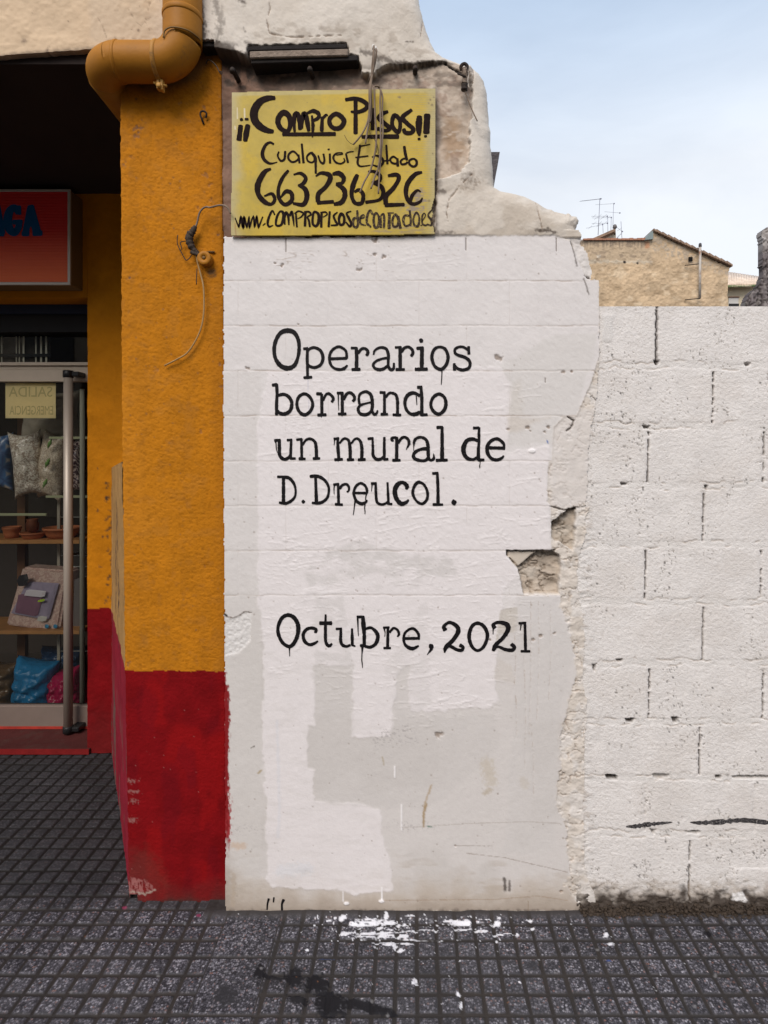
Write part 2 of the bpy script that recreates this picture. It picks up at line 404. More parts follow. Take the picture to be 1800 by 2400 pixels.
    for i in range(46):                                   # trodden chewing gum and spots
        q = rs.choice([(.03, .028, .03), (.15, .15, .16), (.02, .02, .022), (.2, .19, .19)])
        blob(rs.uniform(0, 1800), rs.uniform(2150, 2400), rs.uniform(2, 6), rs.uniform(1.5, 4), q, .7, .3, .4, 0, 0, i)
    blob(292, 2125, 5, 3, (.25, .03, .08), .8); blob(465, 2145, 5, 3, (.22, .02, .07), .8); blob(1426, 2252, 6, 2, (.03, .08, .30), .7); blob(765, 2246, 16, 2, (.03, .07, .2), .6)
    for i in range(26): blob(rs.uniform(20, 1780), rs.uniform(1790, 2390), 2.2, 1.6, (.22, .09, .04), .7, .3, .4, 0, 0, i)
    P = np.stack([X, Y, H], -1)
    return P, C
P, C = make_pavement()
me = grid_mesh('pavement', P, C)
m_pav = bpy.data.materials.new('terrazzo_paving'); m_pav.use_nodes = True; t = m_pav.node_tree; b = t.nodes['Principled BSDF']
at = t.nodes.new('ShaderNodeAttribute'); at.attribute_name = 'Col'
co = t.nodes.new('ShaderNodeTexCoord')
vo = t.nodes.new('ShaderNodeTexVoronoi'); vo.inputs['Scale'].default_value = 165; vo.feature = 'F1'
t.links.new(co.outputs['Object'], vo.inputs['Vector'])
sepc = t.nodes.new('ShaderNodeSeparateColor'); t.links.new(vo.outputs['Color'], sepc.inputs[0])
cr = t.nodes.new('ShaderNodeValToRGB'); e = cr.color_ramp.elements
e[0].position = 0; e[0].color = (.40, .38, .42, 1); e[1].position = 1; e[1].color = (3.0, 2.95, 3.0, 1)
for p_, c_ in ((.45, (.70, .68, .72, 1)), (.70, (1.5, 1.45, 1.55, 1)), (.86, (2.1, 2.05, 2.1, 1)), (.90, (1.7, .95, .75, 1)), (.93, (2.1, 2.05, 2.05, 1))):
    q = e.new(p_); q.color = c_
t.links.new(sepc.outputs[0], cr.inputs[0])
er = t.nodes.new('ShaderNodeMapRange'); er.inputs[1].default_value = .38; er.inputs[2].default_value = .60; er.inputs[3].default_value = 1.0; er.inputs[4].default_value = .45
t.links.new(vo.outputs['Distance'], er.inputs[0])
mu = t.nodes.new('ShaderNodeVectorMath'); mu.operation = 'SCALE'; t.links.new(cr.outputs[0], mu.inputs[0]); t.links.new(er.outputs[0], mu.inputs['Scale'])
m2 = t.nodes.new('ShaderNodeVectorMath'); m2.operation = 'MULTIPLY'; t.links.new(at.outputs['Color'], m2.inputs[0]); t.links.new(mu.outputs[0], m2.inputs[1])
mm = t.nodes.new('ShaderNodeMix'); mm.data_type = 'RGBA'; t.links.new(at.outputs['Alpha'], mm.inputs[0]); t.links.new(at.outputs['Color'], mm.inputs[6]); t.links.new(m2.outputs[0], mm.inputs[7])
t.links.new(mm.outputs[2], b.inputs['Base Color']); b.inputs['Roughness'].default_value = .72; b.inputs['Specular IOR Level'].default_value = .22
nb = t.nodes.new('ShaderNodeTexNoise'); nb.inputs['Scale'].default_value = 260; t.links.new(co.outputs['Object'], nb.inputs['Vector'])
bp = t.nodes.new('ShaderNodeBump'); bp.inputs['Strength'].default_value = .5; bp.inputs['Distance'].default_value = .0015
t.links.new(nb.outputs['Fac'], bp.inputs['Height']); t.links.new(bp.outputs[0], b.inputs['Normal'])
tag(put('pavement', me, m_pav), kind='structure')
m_road = M('asphalt', (.05, .048, .05), .9, var=.25, vscale=3, bumps=((90, .6, .004),))
me = from_py('pavement', [(-14, -2.2, -.0135), (14, -2.2, -.0135), (14, 1.25, -.0135), (-14, 1.25, -.0135)], [(0, 1, 2, 3)])
tag(put('pavement', me, M('plain_paving', (.052, .047, .046), .9, var=.3, vscale=6, bumps=((120, .6, .004),))), kind='structure')
me = from_py('road', [(-60, -60, -.03), (60, -60, -.03), (60, 400, -.03), (-60, 400, -.03)], [(0, 1, 2, 3)])
tag(put('road', me, m_road), kind='structure')

# ------------------------------------------------------------------ plastered wall
OUT = [(470, -260), (966, -260), (975, -60), (985, 0), (997, 45), (1010, 82), (1022, 105), (1040, 119), (1066, 130), (1088, 138), (1106, 138), (1111, 146), (1125, 158), (1137, 175), (1144, 200), (1148, 250),
       (1150, 285), (1154, 300), (1152, 325), (1156, 350), (1159, 390), (1162, 428), (1175, 437), (1205, 443), (1233, 450), (1260, 463), (1285, 478), (1312, 488), (1330, 491), (1340, 490), (1347, 497), (1357, 498), (1362, 508), (1360, 522), (1356, 530),
       (1359, 545), (1364, 560), (1362, 575), (1370, 578), (1378, 594), (1385, 620), (1389, 638), (1386, 654), (1404, 656), (1406, 700), (1405, 780), (1406, 840), (1404, 880), (1400, 930), (1392, 985), (1386, 1000), (1380, 1060), (1378, 1130), (1374, 1180),
       (1386, 1192), (1372, 1215), (1376, 1245), (1362, 1290), (1353, 1340), (1356, 1390), (1366, 1440), (1372, 1500), (1368, 1560), (1366, 1600), (1375, 1640), (1378, 1690), (1370, 1740), (1372, 1830), (1366, 1900), (1372, 1960), (1370, 2020), (1378, 2060), (1392, 2090), (1404, 2138),
       (528, 2140), (528, 2090), (526, 1600), (523, 1000), (523, 560), (521, 548), (503, 546), (503, 96), (470, 96)]
SMOOTH = [(521, 553), (700, 556), (1020, 552), (1180, 553), (1300, 551), (1336, 564), (1352, 600), (1375, 655), (1403, 656), (1406, 830), (1388, 890), (1366, 940), (1352, 976), (1322, 976), (1298, 1000), (1294, 1078), (1286, 1082), (1283, 1176), (1292, 1186), (1293, 1290),
          (1188, 1290), (1188, 1302), (1214, 1334), (1222, 1366), (1227, 1394), (1310, 1394), (1316, 1430), (1333, 1470), (1345, 1520), (1352, 1565), (1344, 1610), (1325, 1672), (1312, 1735), (1314, 1800), (1304, 1850), (1308, 1895), (1325, 1930), (1329, 1985), (1335, 2030), (1336, 2050), (1322, 2072), (1350, 2112), (1372, 2138), (521, 2140)]
RECESS = [(495, 112), (540, 122), (578, 132), (584, 110), (700, 107), (812, 102), (818, 128), (840, 132), (848, 168), (868, 176), (905, 152), (960, 150), (1010, 146), (1048, 140), (1080, 150), (1104, 166), (1107, 210), (1106, 262), (1100, 300), (1101, 378), (1078, 402), (1052, 414), (1024, 420), (1018, 552), (495, 556)]
HOLE = [(1188, 1291), (1293, 1291), (1310, 1300), (1316, 1328), (1312, 1360), (1310, 1393), (1228, 1393), (1222, 1366), (1214, 1334), (1188, 1304)]
HOLE2 = [(1294, 1224), (1316, 1206), (1336, 1192), (1350, 1190), (1348, 1230), (1349, 1262), (1342, 1290), (1320, 1276), (1294, 1262)]
JY = [658, 763.5, 869, 974.5, 1080.5, 1185.5, 1290.5, 1395]
def build_wall():
    PX, PY = wall_grid(466, 1412, -256, 2142, 2.0)
    n1 = fbm(PX/9, PY/9, 3, 1); n2 = fbm(PX/40, PY/40, 4, 2); n3 = fbm(PX/160, PY/160, 4, 3); n4 = fbm(PX/4, PY/4, 2, 4)
    od = sdf(PX, PY, OUT)+(fbm(PX/9, PY/9, 3, 8)-.5)*np.where(PY < 480, 1.6, 5)
    mask = od > 0
    sm = sst(-2.6, 2.6, sdf(PX, PY, SMOOTH)+(fbm(PX/8, PY/8, 4, 11)-.5)*np.where(PY > 1396, 15, 5))
    rec = sst(-2, 2, sdf(PX, PY, RECESS)+(fbm(PX/12, PY/12, 4, 15)-.5)*10)
    low = PY > 553
    # --- stucco of the broken upper part
    C = newC(PX, (.585, .525, .455)); C[..., :3] *= (.88+.24*n2)[..., None]; mixc(C, (.47, .40, .325), sst(.46, .66, fbm(PX/60, PY/40, 4, 9))*sst(395, 470, PY)*.6)
    mixc(C, (.30, .235, .18), pm(PX, PY, [(1085, 410), (1110, 395), (1130, 430), (1080, 455)], 8, 10)*sst(.42, .62, fbm(PX/4, PY/4, 2, 12))*.6)
    H = (n2-.5)*.0045+(n1-.5)*.0012+(n3-.5)*.014+.004+(fbm(PX/2.6, PY/2.6, 2, 6)-.5)*.0011
    edge = np.clip(od/46, 0, 1); H -= (1-np.sqrt(1-(1-edge)**2))*.05*(PY < 540)*(PX > 800)                # rounded shoulder of the broken end
    mixc(C, (.67, .615, .55), sst(.5, .7, n3)*.6*(PY < 420))
    # recess with old grey brown render
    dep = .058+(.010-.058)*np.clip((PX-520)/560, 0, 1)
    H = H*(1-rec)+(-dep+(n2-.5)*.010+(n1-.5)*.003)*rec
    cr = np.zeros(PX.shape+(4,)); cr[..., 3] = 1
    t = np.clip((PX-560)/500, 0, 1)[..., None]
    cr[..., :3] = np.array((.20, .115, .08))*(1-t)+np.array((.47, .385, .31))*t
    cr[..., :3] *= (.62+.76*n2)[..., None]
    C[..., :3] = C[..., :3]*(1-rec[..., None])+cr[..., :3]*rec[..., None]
    mixc(C, (.30, .17, .075), rec*pm(PX, PY, [(1046, 270), (1082, 275), (1086, 360), (1040, 375)], 14, 12, 20, 5)*.6)
    mixc(C, (.05, .038, .03), rec*pm(PX, PY, [(580, 140), (845, 138), (850, 172), (770, 190), (600, 178)], 14, 10, 18, 4)*.85)
    mixc(C, (.24, .15, .11), rec*sst(.56, .70, fbm(PX/26, PY/26, 4, 61))*.5)
    mixc(C, (.56, .48, .40), rec*sst(.60, .74, fbm(PX/22, PY/9, 4, 62))*np.clip((PX-820)/200, 0, 1)*.6)
    mixc(C, (.055, .042, .034), pm(PX, PY, [(496, 96), (560, 104), (590, 140), (600, 172), (560, 190), (500, 180)], 16, 16, 16, 63)*sst(.40, .62, fbm(PX/13, PY/17, 4, 64))*.85)
    mixc(C, (.085, .062, .05), sst(14, 0, line_d(PX, PY, [(1022, 205), (1024, 300), (1022, 420), (1022, 550)], 40)+(n2-.5)*22)*.55)
    mixc(C, (.10, .075, .058), pm(PX, PY, [(600, 168), (860, 160), (1090, 168), (1090, 205), (560, 212)], 12, 12, 20, 65)*sst(.45, .65, fbm(PX/24, PY/12, 4, 66))*.6)
    mixc(C, (.33, .27, .215), pm(PX, PY, [(560, 62), (830, 60), (960, 86), (1040, 128), (900, 140), (845, 118), (580, 108)], 14, 14, 26, 67)*sst(.46, .66, fbm(PX/20, PY/12, 4, 68))*.5)
    # soot and grime at the stucco's lower lip; the pillar gap's shade painted in
    for pts, sw, a in (([(505, 108), (545, 130), (590, 142)], 13, .8), ([(575, 100), (590, 110), (800, 104)], 7, .6), ([(845, 122), (880, 130), (930, 150), (1000, 150), (1045, 142)], 10, .75),
                       ([(925, 148), (1000, 146), (1035, 142)], 6, .9), ([(950, 98), (968, 97)], 4, .9), ([(1260, 541), (1282, 540), (1300, 546)], 7, .95), ([(1020, 548), (1060, 545)], 8, .7), ([(1022, 300), (1022, 540)], 4, .5),
                       ([(1095, 412), (1104, 430)], 18, .35), ([(1030, 448), (1042, 450)], 8, .75), ([(505, 5), (520, 60), (512, 96)], 14, .55), ([(560, 3), (572, 8)], 9, .8), ([(572, 66), (576, 76)], 4, .6), ([(470, 20), (478, 96)], 16, .85), ([(480, 100), (515, 104)], 8, .95)):
        d = line_d(PX, PY, pts, sw*3)+(fbm(PX/6, PY/6, 3, 71)-.5)*sw*1.6
        mixc(C, (.075, .055, .042), sst(sw, 0, d)*a)
    for pts in ([(630, 0), (634, 22), (626, 50), (632, 80), (660, 86), (690, 90), (800, 84)], [(1105, 410), (1075, 440), (1052, 470), (1046, 500), (1050, 520)], [(1258, 470), (1262, 500), (1272, 545)], [(1040, 142), (1070, 160), (1096, 178)],
                [(990, 40), (986, 82)], [(1096, 166), (1110, 166)], [(1108, 146), (1110, 170), (1108, 196)]):
        d = line_d(PX, PY, pts)+(n1-.5)*4; c = sst(1.6, .2, d); H -= c*.003; mixc(C, (.22, .16, .12), c*.75)
    mixc(C, (.12, .095, .075), pm(PX, PY, [(1088, 150), (1109, 148), (1108, 200), (1094, 200)], 2, 3)*.55)
    # old cracks round the iron eye
    d = line_d(PX, PY, [(1045, 143), (1060, 155), (1082, 168)])+(n1-.5)*5; mixc(C, (.03, .022, .018), sst(4, 1, d)); H -= sst(4, 1, d)*.006
    # --- smooth white ashlar render
    sc = newC(PX, (.685, .648, .635)); sc[..., :3] *= (.955+.09*n2)[..., None]
    sH = (n2-.5)*.0012+(n1-.5)*.0006+(fbm((PX+PY)/22, (PX-PY)/8, 3, 33)-.5)*.0008*sst(1480, 1300, PY)
    def smix(col, m): mixc(sc, col, m)
    lowz = sst(1390, 1500, PY)
    smix((.615, .578, .553), lowz*.8)                       # the unrepainted, older coat below
    smix((.52, .485, .455), lowz*sst(.52, .70, n3)*.5)
    # grey margin left of the new coat
    smix((.605, .572, .545), pm(PX, PY, [(524, 870), (612, 870), (606, 1180), (612, 1300), (612, 2140), (524, 2140)], 3, 4)*(.40+.35*sst(1300, 1450, PY)))
    cp_ = pm(PX, PY, [(527, 1446), (545, 1450), (562, 1442), (574, 1434), (590, 1436), (586, 1500), (560, 1530), (527, 1536)], 1.5, 3, 9, 14); smix((.66, .635, .615), cp_); sH += cp_*((fbm(PX/5, PY/5, 3, 15)-.5)*.004-.002)
    d = line_d(PX, PY, [(524, 1440), (534, 1446), (548, 1448), (562, 1442), (572, 1434), (590, 1436)])+(n4-.5)*2; smix((.16, .12, .095), sst(2, .4, d)*.85)
    smix((.03, .025, .02), sst(4, 1, line_d(PX, PY, [(524, 1438), (531, 1443)])))
    # fresh coats: patch shapes as rolled over the old lettering
    fresh = (.735, .690, .685); FM = np.zeros(PX.shape)
    for pts in ([(628, 866), (800, 872), (1080, 862), (1196, 858), (1196, 1000), (1186, 1060), (1286, 1046), (1284, 1176), (1290, 1288), (1180, 1380), (1170, 1480), (1160, 1560), (1166, 1640), (1150, 1660), (960, 1670), (960, 1560), (940, 1560), (930, 1600), (914, 1728), (824, 1728), (828, 1560), (735, 1560), (738, 1700), (720, 1700), (722, 1800), (735, 1806), (738, 1878), (862, 1886), (895, 1900), (893, 1945), (900, 1985), (914, 2000), (922, 2086), (836, 2098), (780, 2084), (700, 2084), (640, 2080), (626, 2060), (624, 1900), (616, 1790), (618, 1500), (604, 1400), (604, 1000)],
                ):
        m = pm(PX, PY, pts, 3.2, 7, 16, 17)*(.80+.20*sst(.30, .50, fbm(PX/40, PY/13, 4, 18))); FM = m; smix(fresh, m); sH += m*.0006
        lip = sst(6, 1, np.abs(sdf(PX, PY, pts)))*m; sH += lip*.0003
    for pts, a in (([(905, 1560), (1000, 1400), (1010, 1650), (935, 1720)], .35), ([(735, 1300), (836, 1270), (960, 1300), (1070, 1310), (1072, 1348), (900, 1350), (885, 1340), (720, 1392), (712, 1345)], .75), ([(736, 1392), (800, 1400), (830, 1560), (740, 1565)], .55), ([(880, 1375), (990, 1350), (985, 1378), (890, 1392)], .5)):
        smix((.605, .572, .555), pm(PX, PY, pts, 5, 9, 26, 19)*a*sst(.25, .55, fbm(PX/30, PY/20, 4, 20)))
    smix((.585, .552, .53), pm(PX, PY, [(736, 1560), (826, 1560), (822, 1730), (912, 1740), (935, 1660), (960, 1680), (1160, 1672), (1168, 1760), (1000, 1900), (880, 1890), (742, 1876), (742, 1802), (724, 1800), (724, 1700), (742, 1700)], 6, 9, 30, 23)*.6)
    smix((.63, .60, .575), pm(PX, PY, [(1172, 858), (1300, 780), (1402, 780), (1350, 976), (1290, 1040), (1188, 1046), (1196, 980), (1200, 900)], 4, 8, 26, 27)*.7)
    smix((.57, .50, .43), pm(PX, PY, [(1190, 978), (1290, 978), (1240, 1000), (1192, 1010)], 7, 8, 24, 24)*.5)
    smix((.57, .52, .46), pm(PX, PY, [(1198, 900), (1222, 890), (1226, 974), (1194, 974)], 8, 8)*.35)
    smix((.56, .515, .465), pm(PX, PY, [(1172, 1428), (1212, 1424), (1214, 1480), (1196, 1485), (1166, 1484), (1170, 1500), (1162, 1502)], 1.5, 3)*.9)
    smix((.60, .55, .505), pm(PX, PY, [(1162, 1540), (1200, 1560), (1206, 1602), (1160, 1590)], 3, 4)*.6)
    smix((.60, .57, .55), pm(PX, PY, [(1210, 1400), (1310, 1400), (1345, 1540), (1310, 1700), (1300, 2000), (1180, 2000), (1206, 1700)], 6, 8, 40, 36)*.55)
    for x0, y0, x1, y1, a in ((1206, 1600, 1210, 1730, .6), (1244, 1410, 1240, 1720, .4), (1262, 1410, 1258, 1690, .35), (1228, 1540, 1230, 1800, .4), (1290, 1420, 1286, 1640, .3), (1206, 1490, 1206, 1600, .4), (1245, 1700, 1250, 1860, .4)):
        d = line_d(PX, PY, [(x0, y0), ((x0+x1)/2+3, (y0+y1)/2), (x1, y1)])+(n4-.5)*3; smix((.42, .34, .28), sst(1.6, .4, d)*a*sst(.4, .55, n1)); sH -= sst(2, .4, d)*.0008
    # brownish rising damp and dirt at the foot
    dm = 1-.85*FM
    smix((.46, .385, .31), sst(2030, 2125, PY+(n2-.5)*80)*.75*dm)
    smix((.26, .20, .155), sst(2092, 2140, PY+(n2-.5)*40)*.5)
    smix((.33, .27, .22), sst(560, 526, PX+(n1-.5)*18)*sst(1960, 2090, PY)*.7)
    smix((.45, .39, .33), sst(.60, .78, fbm(PX/90, PY/22, 4, 41))*sst(1980, 2060, PY)*.6*dm)
    smix((.10, .08, .065), sst(2128, 2140, PY+(n1-.5)*14)*.8)
    # ashlar joints
    for k, jy in enumerate(JY):
        d = np.abs(PY-jy-(fbm(PX/30, 0*PX+k, 2, 51)-.5)*3); on = sst(.30, .48, fbm(PX/38, 0*PX+k*3.7, 3, 52))
        sH -= sst(2.4, .4, d)*.0011*(.35+.65*on)
        smix((.30, .22, .175), sst(1.9, .3, d)*sst(.50, .66, fbm(PX/34, 0*PX+k*5.1, 3, 53))*(.75 if k < 4 else .45))
        smix((.52, .46, .41), sst(2.2, .3, d)*.35)
    for k in range(9):
        ya = 553 if k == 0 else JY[k-1]; yb = JY[k] if k < 8 else 1400
        for x in range(-3, 8):
            xx = (670 if k % 2 == 0 else 558)+x*212; d = np.abs(PX-xx-(n1-.5)*2)
            b_ = (PY > ya) & (PY < yb) & (PX < 1300)
            sH -= sst(2.2, .3, d)*b_*.0006; smix((.50, .44, .40), sst(1.6, .3, d)*b_*.28*sst(.4, .6, n2))
    for x, y0, y1, a in ((670, 556, 592, .9), (1092, 556, 588, .9), (1304, 556, 590, .9), (1278, 884, 898, .8)):
        d = np.abs(PX-x-(n1-.5)*2); c = sst(2.0, .3, d)*((PY > y0) & (PY < y1)); sH -= c*.003; smix((.12, .09, .075), c*a)
    # wrinkled thick paint: horizontal ridges where the lettering was covered over
    wr = pm(PX, PY, [(560, 590), (1060, 570), (1100, 640), (1000, 660), (640, 655)], 20, 20, 40, 5)*.7+pm(PX, PY, [(610, 860), (1290, 870), (1290, 1380), (1160, 1680), (930, 1720), (610, 1560)], 24, 20, 40, 6)
    rd = 1-np.abs(2*fbm(PX/85+n2*.8, PY/13+(PX/120), 2, 81)-1); rd = sst(.90, .99, rd)
    keep = sst(.50, .60, fbm(PX/65, PY/34, 3, 83))
    sH += rd*keep*wr*.0009; smix((.77, .73, .725), rd*keep*wr*.3)
    rd2 = 1-np.abs(2*fbm(PX/80+3, PY/11-(PX/110), 2, 87)-1); rd2 = sst(.93, .995, rd2)*sst(.52, .64, fbm(PX/70, PY/36, 3, 88)); sH += rd2*wr*.0009
    crk = rd2*pm(PX, PY, [(640, 590), (1080, 575), (1090, 640), (640, 655)], 10, 10); smix((.36, .29, .24), crk*.6)
    # small pits, flakes and stains
    rs = random.Random(11)
    for x, y, r in [(645, 617, 4), (660, 622, 5), (842, 633, 6), (900, 603, 6), (877, 597, 5), (880, 562, 7), (1168, 838, 9), (1320, 872, 5), (1340, 870, 4), (580, 863, 5), (1190, 1006, 4), (1237, 1002, 5), (1244, 1010, 3), (1286, 1002, 4), (1278, 1012, 4), (1249, 1500, 6), (1268, 1490, 6), (1300, 1484, 4), (1028, 1722, 9), (1315, 2091, 4), (1366, 2092, 8), (1066, 1982, 3), (1148, 1500, 3), (700, 760, 2)]:
        d = np.hypot((PX-x)/1.3, PY-y)+(n4-.5)*r*1.4; c = sst(r, r*.4, d); sH -= c*.004; smix((.24, .18, .14), c*.75)
    for i in range(360):
        x, y = rs.uniform(530, 1320), rs.uniform(560, 2120); r = rs.choice([1.2, 1.4, 1.8, 2.4])
        s_ = (np.abs(PX-x) < 6) & (np.abs(PY-y) < 6); d = np.hypot(PX[s_]-x, PY[s_]-y); c = sst(r+.8, r*.3, d)*rs.uniform(.2, .8)
        q = sc[s_]; q[:, :3] = q[:, :3]*(1-c[:, None])+np.array((.28, .22, .18))*c[:, None]; sc[s_] = q; h_ = sH[s_]; h_ -= c*.001; sH[s_] = h_
    for pts, wd, col, a in (([(995, 1890), (1000, 1870), (1012, 1840)], 4, (.40, .29, .17), .7), ([(993, 1937), (993, 1905), (1000, 1885)], 4.5, (.33, .22, .10), .8), ([(1140, 1790), (1150, 1830)], 22, (.50, .43, .33), .5), ([(1148, 1850), (1138, 1858)], 10, (.47, .40, .31), .7), ([(1225, 1830), (1232, 1840)], 14, (.52, .46, .38), .4),
                            ([(896, 1775), (900, 1792)], 3, (.40, .33, .22), .7), ([(605, 1812), (612, 1806)], 4, (.36, .27, .14), .8), ([(588, 1753), (596, 1749)], 2.2, (.10, .085, .06), .9), ([(533, 1650), (535, 1643)], 4, (.02, .02, .02), .9), ([(548, 1982), (570, 1984)], 12, (.56, .40, .28), .6), ([(1095, 2000), (1182, 2010), (1330, 2044)], 1.6, (.25, .19, .15), .6), ([(900, 2110), (1160, 2108), (1260, 2100), (1330, 2110)], 1.8, (.33, .24, .17), .6),
                            ([(1182, 2060), (1184, 2086)], 6, (.07, .055, .045), .85), ([(1194, 2066), (1194, 2086)], 5, (.08, .06, .05), .8), ([(1066, 1982), (1155, 1983)], 1.4, (.22, .17, .13), .5), ([(940, 1940), (1100, 1930), (1240, 1926), (1312, 1930)], 2, (.40, .35, .31), .5), ([(1238, 2112), (1238, 2138)], 1.6, (.25, .18, .12), .6), ([(1004, 1937), (1012, 1938)], 3, (.05, .16, .11), .7), ([(548, 2050), (546, 2120)], 8, (.42, .34, .26), .5), ([(1282, 1032), (1285, 1040)], 2, (.04, .12, .38), .9), ([(720, 860), (722, 890), (724, 960)], 1.4, (.25, .28, .45), .3), ([(650, 1690), (655, 1900), (652, 1960)], 6, (.62, .63, .68), .35), ([(660, 2040), (720, 2036)], 22, (.62, .65, .70), .35)):
        d = line_d(PX, PY, pts, wd*3+6)+(n4-.5)*wd; smix(col, sst(wd, wd*.2, d)*a)
    for x0, x1, y in ((560, 660, 1872), (610, 730, 1560), (560, 620, 1450)):
        pass
    for x, y0, y1 in ((925, 1796, 1822), (941, 1886, 1945), (895, 2080, 2110), (804, 2090, 2112)):                     # white drips
        d = line_d(PX, PY, [(x, y0), (x, y1)]); c = sst(2.4, .8, d); smix((.80, .77, .765), c); sH += c*.001
    for x, y, r in ((894, 2112, 4), (812, 2117, 4), (1247, 1057, 5)): c = sst(r+1, r-1, np.hypot((PX-x)/1.6, PY-y)); smix((.80, .77, .765), c); sH += c*.003
    # scuffed grey marks low on the wall
    smix((.40, .37, .36), sst(.62, .74, fbm(PX/5, PY/3, 2, 91))*pm(PX, PY, [(865, 1720), (960, 1690), (980, 1740), (880, 1756)], 8, 8)*.7)
    for cx, cy in ((570, 1945), (960, 1937)): smix((.40, .37, .36), sst(.66, .78, fbm(PX/3, PY/3, 2, 92))*sst(60, 10, np.hypot((PX-cx)/1.6, (PY-cy)*3))*.7)
    # red paint smeared over the corner from the pillar's dado
    e_ = 523+(PY-900)*.004; rag = (fbm(PX/5, PY/8, 3, 95)-.5)*9+(fbm(PX/3, PY/40, 2, 96)-.5)*9
    rm = sst(3, -1, PX-e_-4-rag-sst(1580, 1640, PY)*6)*((PY > 1574) & (PY < 2020)); rm = rm*sst(2025, 1950, PY+rag*5); smix((.22, .008, .010), rm)
    m3 = pm(PX, PY, [(529, 1860), (538, 1840), (545, 1900), (541, 1985), (530, 1990)], 4, 7, 6, 97)*sst(.50, .60, fbm(PX/3, PY/9, 2, 98)); smix((.34, .03, .035), m3*.9)
    H = H*(1-sm)+sH*sm; C[..., :3] = C[..., :3]*(1-sm[..., None])+sc[..., :3]*sm[..., None]
    # --- exposed mortar along the broken edge
    mo = (1-sm)*(PY > 556)
    r1 = fbm(PX/22, PY/18, 5, 101); r2 = 1-np.abs(2*fbm(PX/30, PY/24, 4, 103)-1)
    mH = -.0015+(r1-.5)*.0075+(fbm(PX/3, PY/3, 2, 104)-.5)*.0022-sst(.94, .995, r2)*.004
    mc = newC(PX, (.62, .56, .50)); mc[..., :3] *= (.80+.4*r1)[..., None]; mixc(mc, (.28, .215, .17), sst(.945, .995, r2)*.6)
    mixc(mc, (.66, .62, .585), sst(.50, .62, fbm(PX/34, PY/34, 3, 107))*.8)
    plug = pm(PX, PY, [(1262, 960), (1392, 960), (1378, 1180), (1290, 1190), (1290, 1000)], 8, 6)*.75
    mixc(mc, (.66, .617, .588), plug); mH = mH*(1-plug*.8)
    mixc(mc, (.66, .62, .59), (PY < 660)*1.0); mH = np.where(PY < 660, (r1-.5)*.012-.004, mH)
    for pts, dp in ((HOLE, .030), (HOLE2, .024)):
        hm = pm(PX, PY, pts, 1.5, 3, 10, 111); rr = fbm(PX/34, PY/24, 5, 113); rv = sst(.92, .99, 1-np.abs(2*fbm(PX/42, PY/30, 4, 115)-1))
        mH = mH*(1-hm)+(-dp+(rr-.5)*.030-rv*.006)*hm
        hc = newC(PX, (.42, .355, .29)); hc[..., :3] *= (.62+.7*rr)[..., None]; mixc(hc, (.15, .11, .08), rv*.55); mixc(hc, (.50, .45, .39), sst(.5, .7, fbm(PX/40, PY/24, 3, 117))*.6)
        m_ = hm[..., None]; mc[..., :3] = mc[..., :3]*(1-m_)+hc[..., :3]*m_
    tri = pm(PX, PY, [(1190, 1293), (1262, 1293), (1236, 1312), (1216, 1330), (1192, 1306)], 2, 2); mixc(mc, (.56, .495, .42), tri); mH = mH*(1-tri)-.012*tri
    for pts in ([(1288, 1186), (1322, 1196), (1346, 1192), (1372, 1188), (1392, 1180)], [(1386, 930), (1404, 946)], [(1330, 976), (1345, 986), (1338, 1004), (1328, 1010)], [(1338, 566), (1345, 590), (1352, 622)], [(1368, 654), (1374, 668), (1380, 690)], [(1188, 1291), (1300, 1290)], [(1370, 646), (1382, 652)]):
        d = line_d(PX, PY, pts)+(n4-.5)*3; c = sst(3, .6, d)*(PY > 0); mixc(mc, (.06, .045, .035), c*.9); mixc(C, (.09, .07, .055), c*.7); mH -= c*.006
    H = H*(1-mo)+mH*mo; C[..., :3] = C[..., :3]*(1-mo[..., None])+mc[..., :3]*mo[..., None]
    mixc(C, (.055, .042, .034), sst(2090, 2140, PY+(n2-.5)*60)*sst(1340, 1380, PX+(n1-.5)*20))
    return PX, PY, H, C, mask
PX, PY, HW, C, mask = build_wall()
plwall = thing('plastered_wall', (0, 0.1, 0), 'off-white plastered wall end with a ragged stepped outline, carrying the black painted text', 'wall')
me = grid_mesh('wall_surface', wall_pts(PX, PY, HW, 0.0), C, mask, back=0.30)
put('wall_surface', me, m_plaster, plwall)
back_poly = [(x-6 if x > 800 else x+3, y) for x, y in OUT]
me = prism_me('wall_core', [(474, -250), (930, -250), (960, 60), (1000, 150), (1080, 175), (1108, 230), (1120, 450), (1230, 500), (1320, 530), (1335, 620), (1380, 690), (1360, 1000), (1325, 1350), (1325, 2136), (540, 2136), (540, 560), (512, 540), (512, 110), (474, 90)], 0.10, 0.29)
put('wall_core', me, M('rubble_core', (.38, .32, .26), .9), plwall)
def wall_place(lift):
    def f(px, py, k=0):
        i = min(max((py+256)/2.0, 0), HW.shape[0]-2); j = min(max((px-466)/2.0, 0), HW.shape[1]-2); a = int(i); b = int(j)
        h = max(HW[a:a+2, b:b+2].max(), HW[max(a-2, 0):a+4, max(b-2, 0):b+4].mean())
        p = W(px, py); p.y = -h-lift-k*.00001; return p
    return f

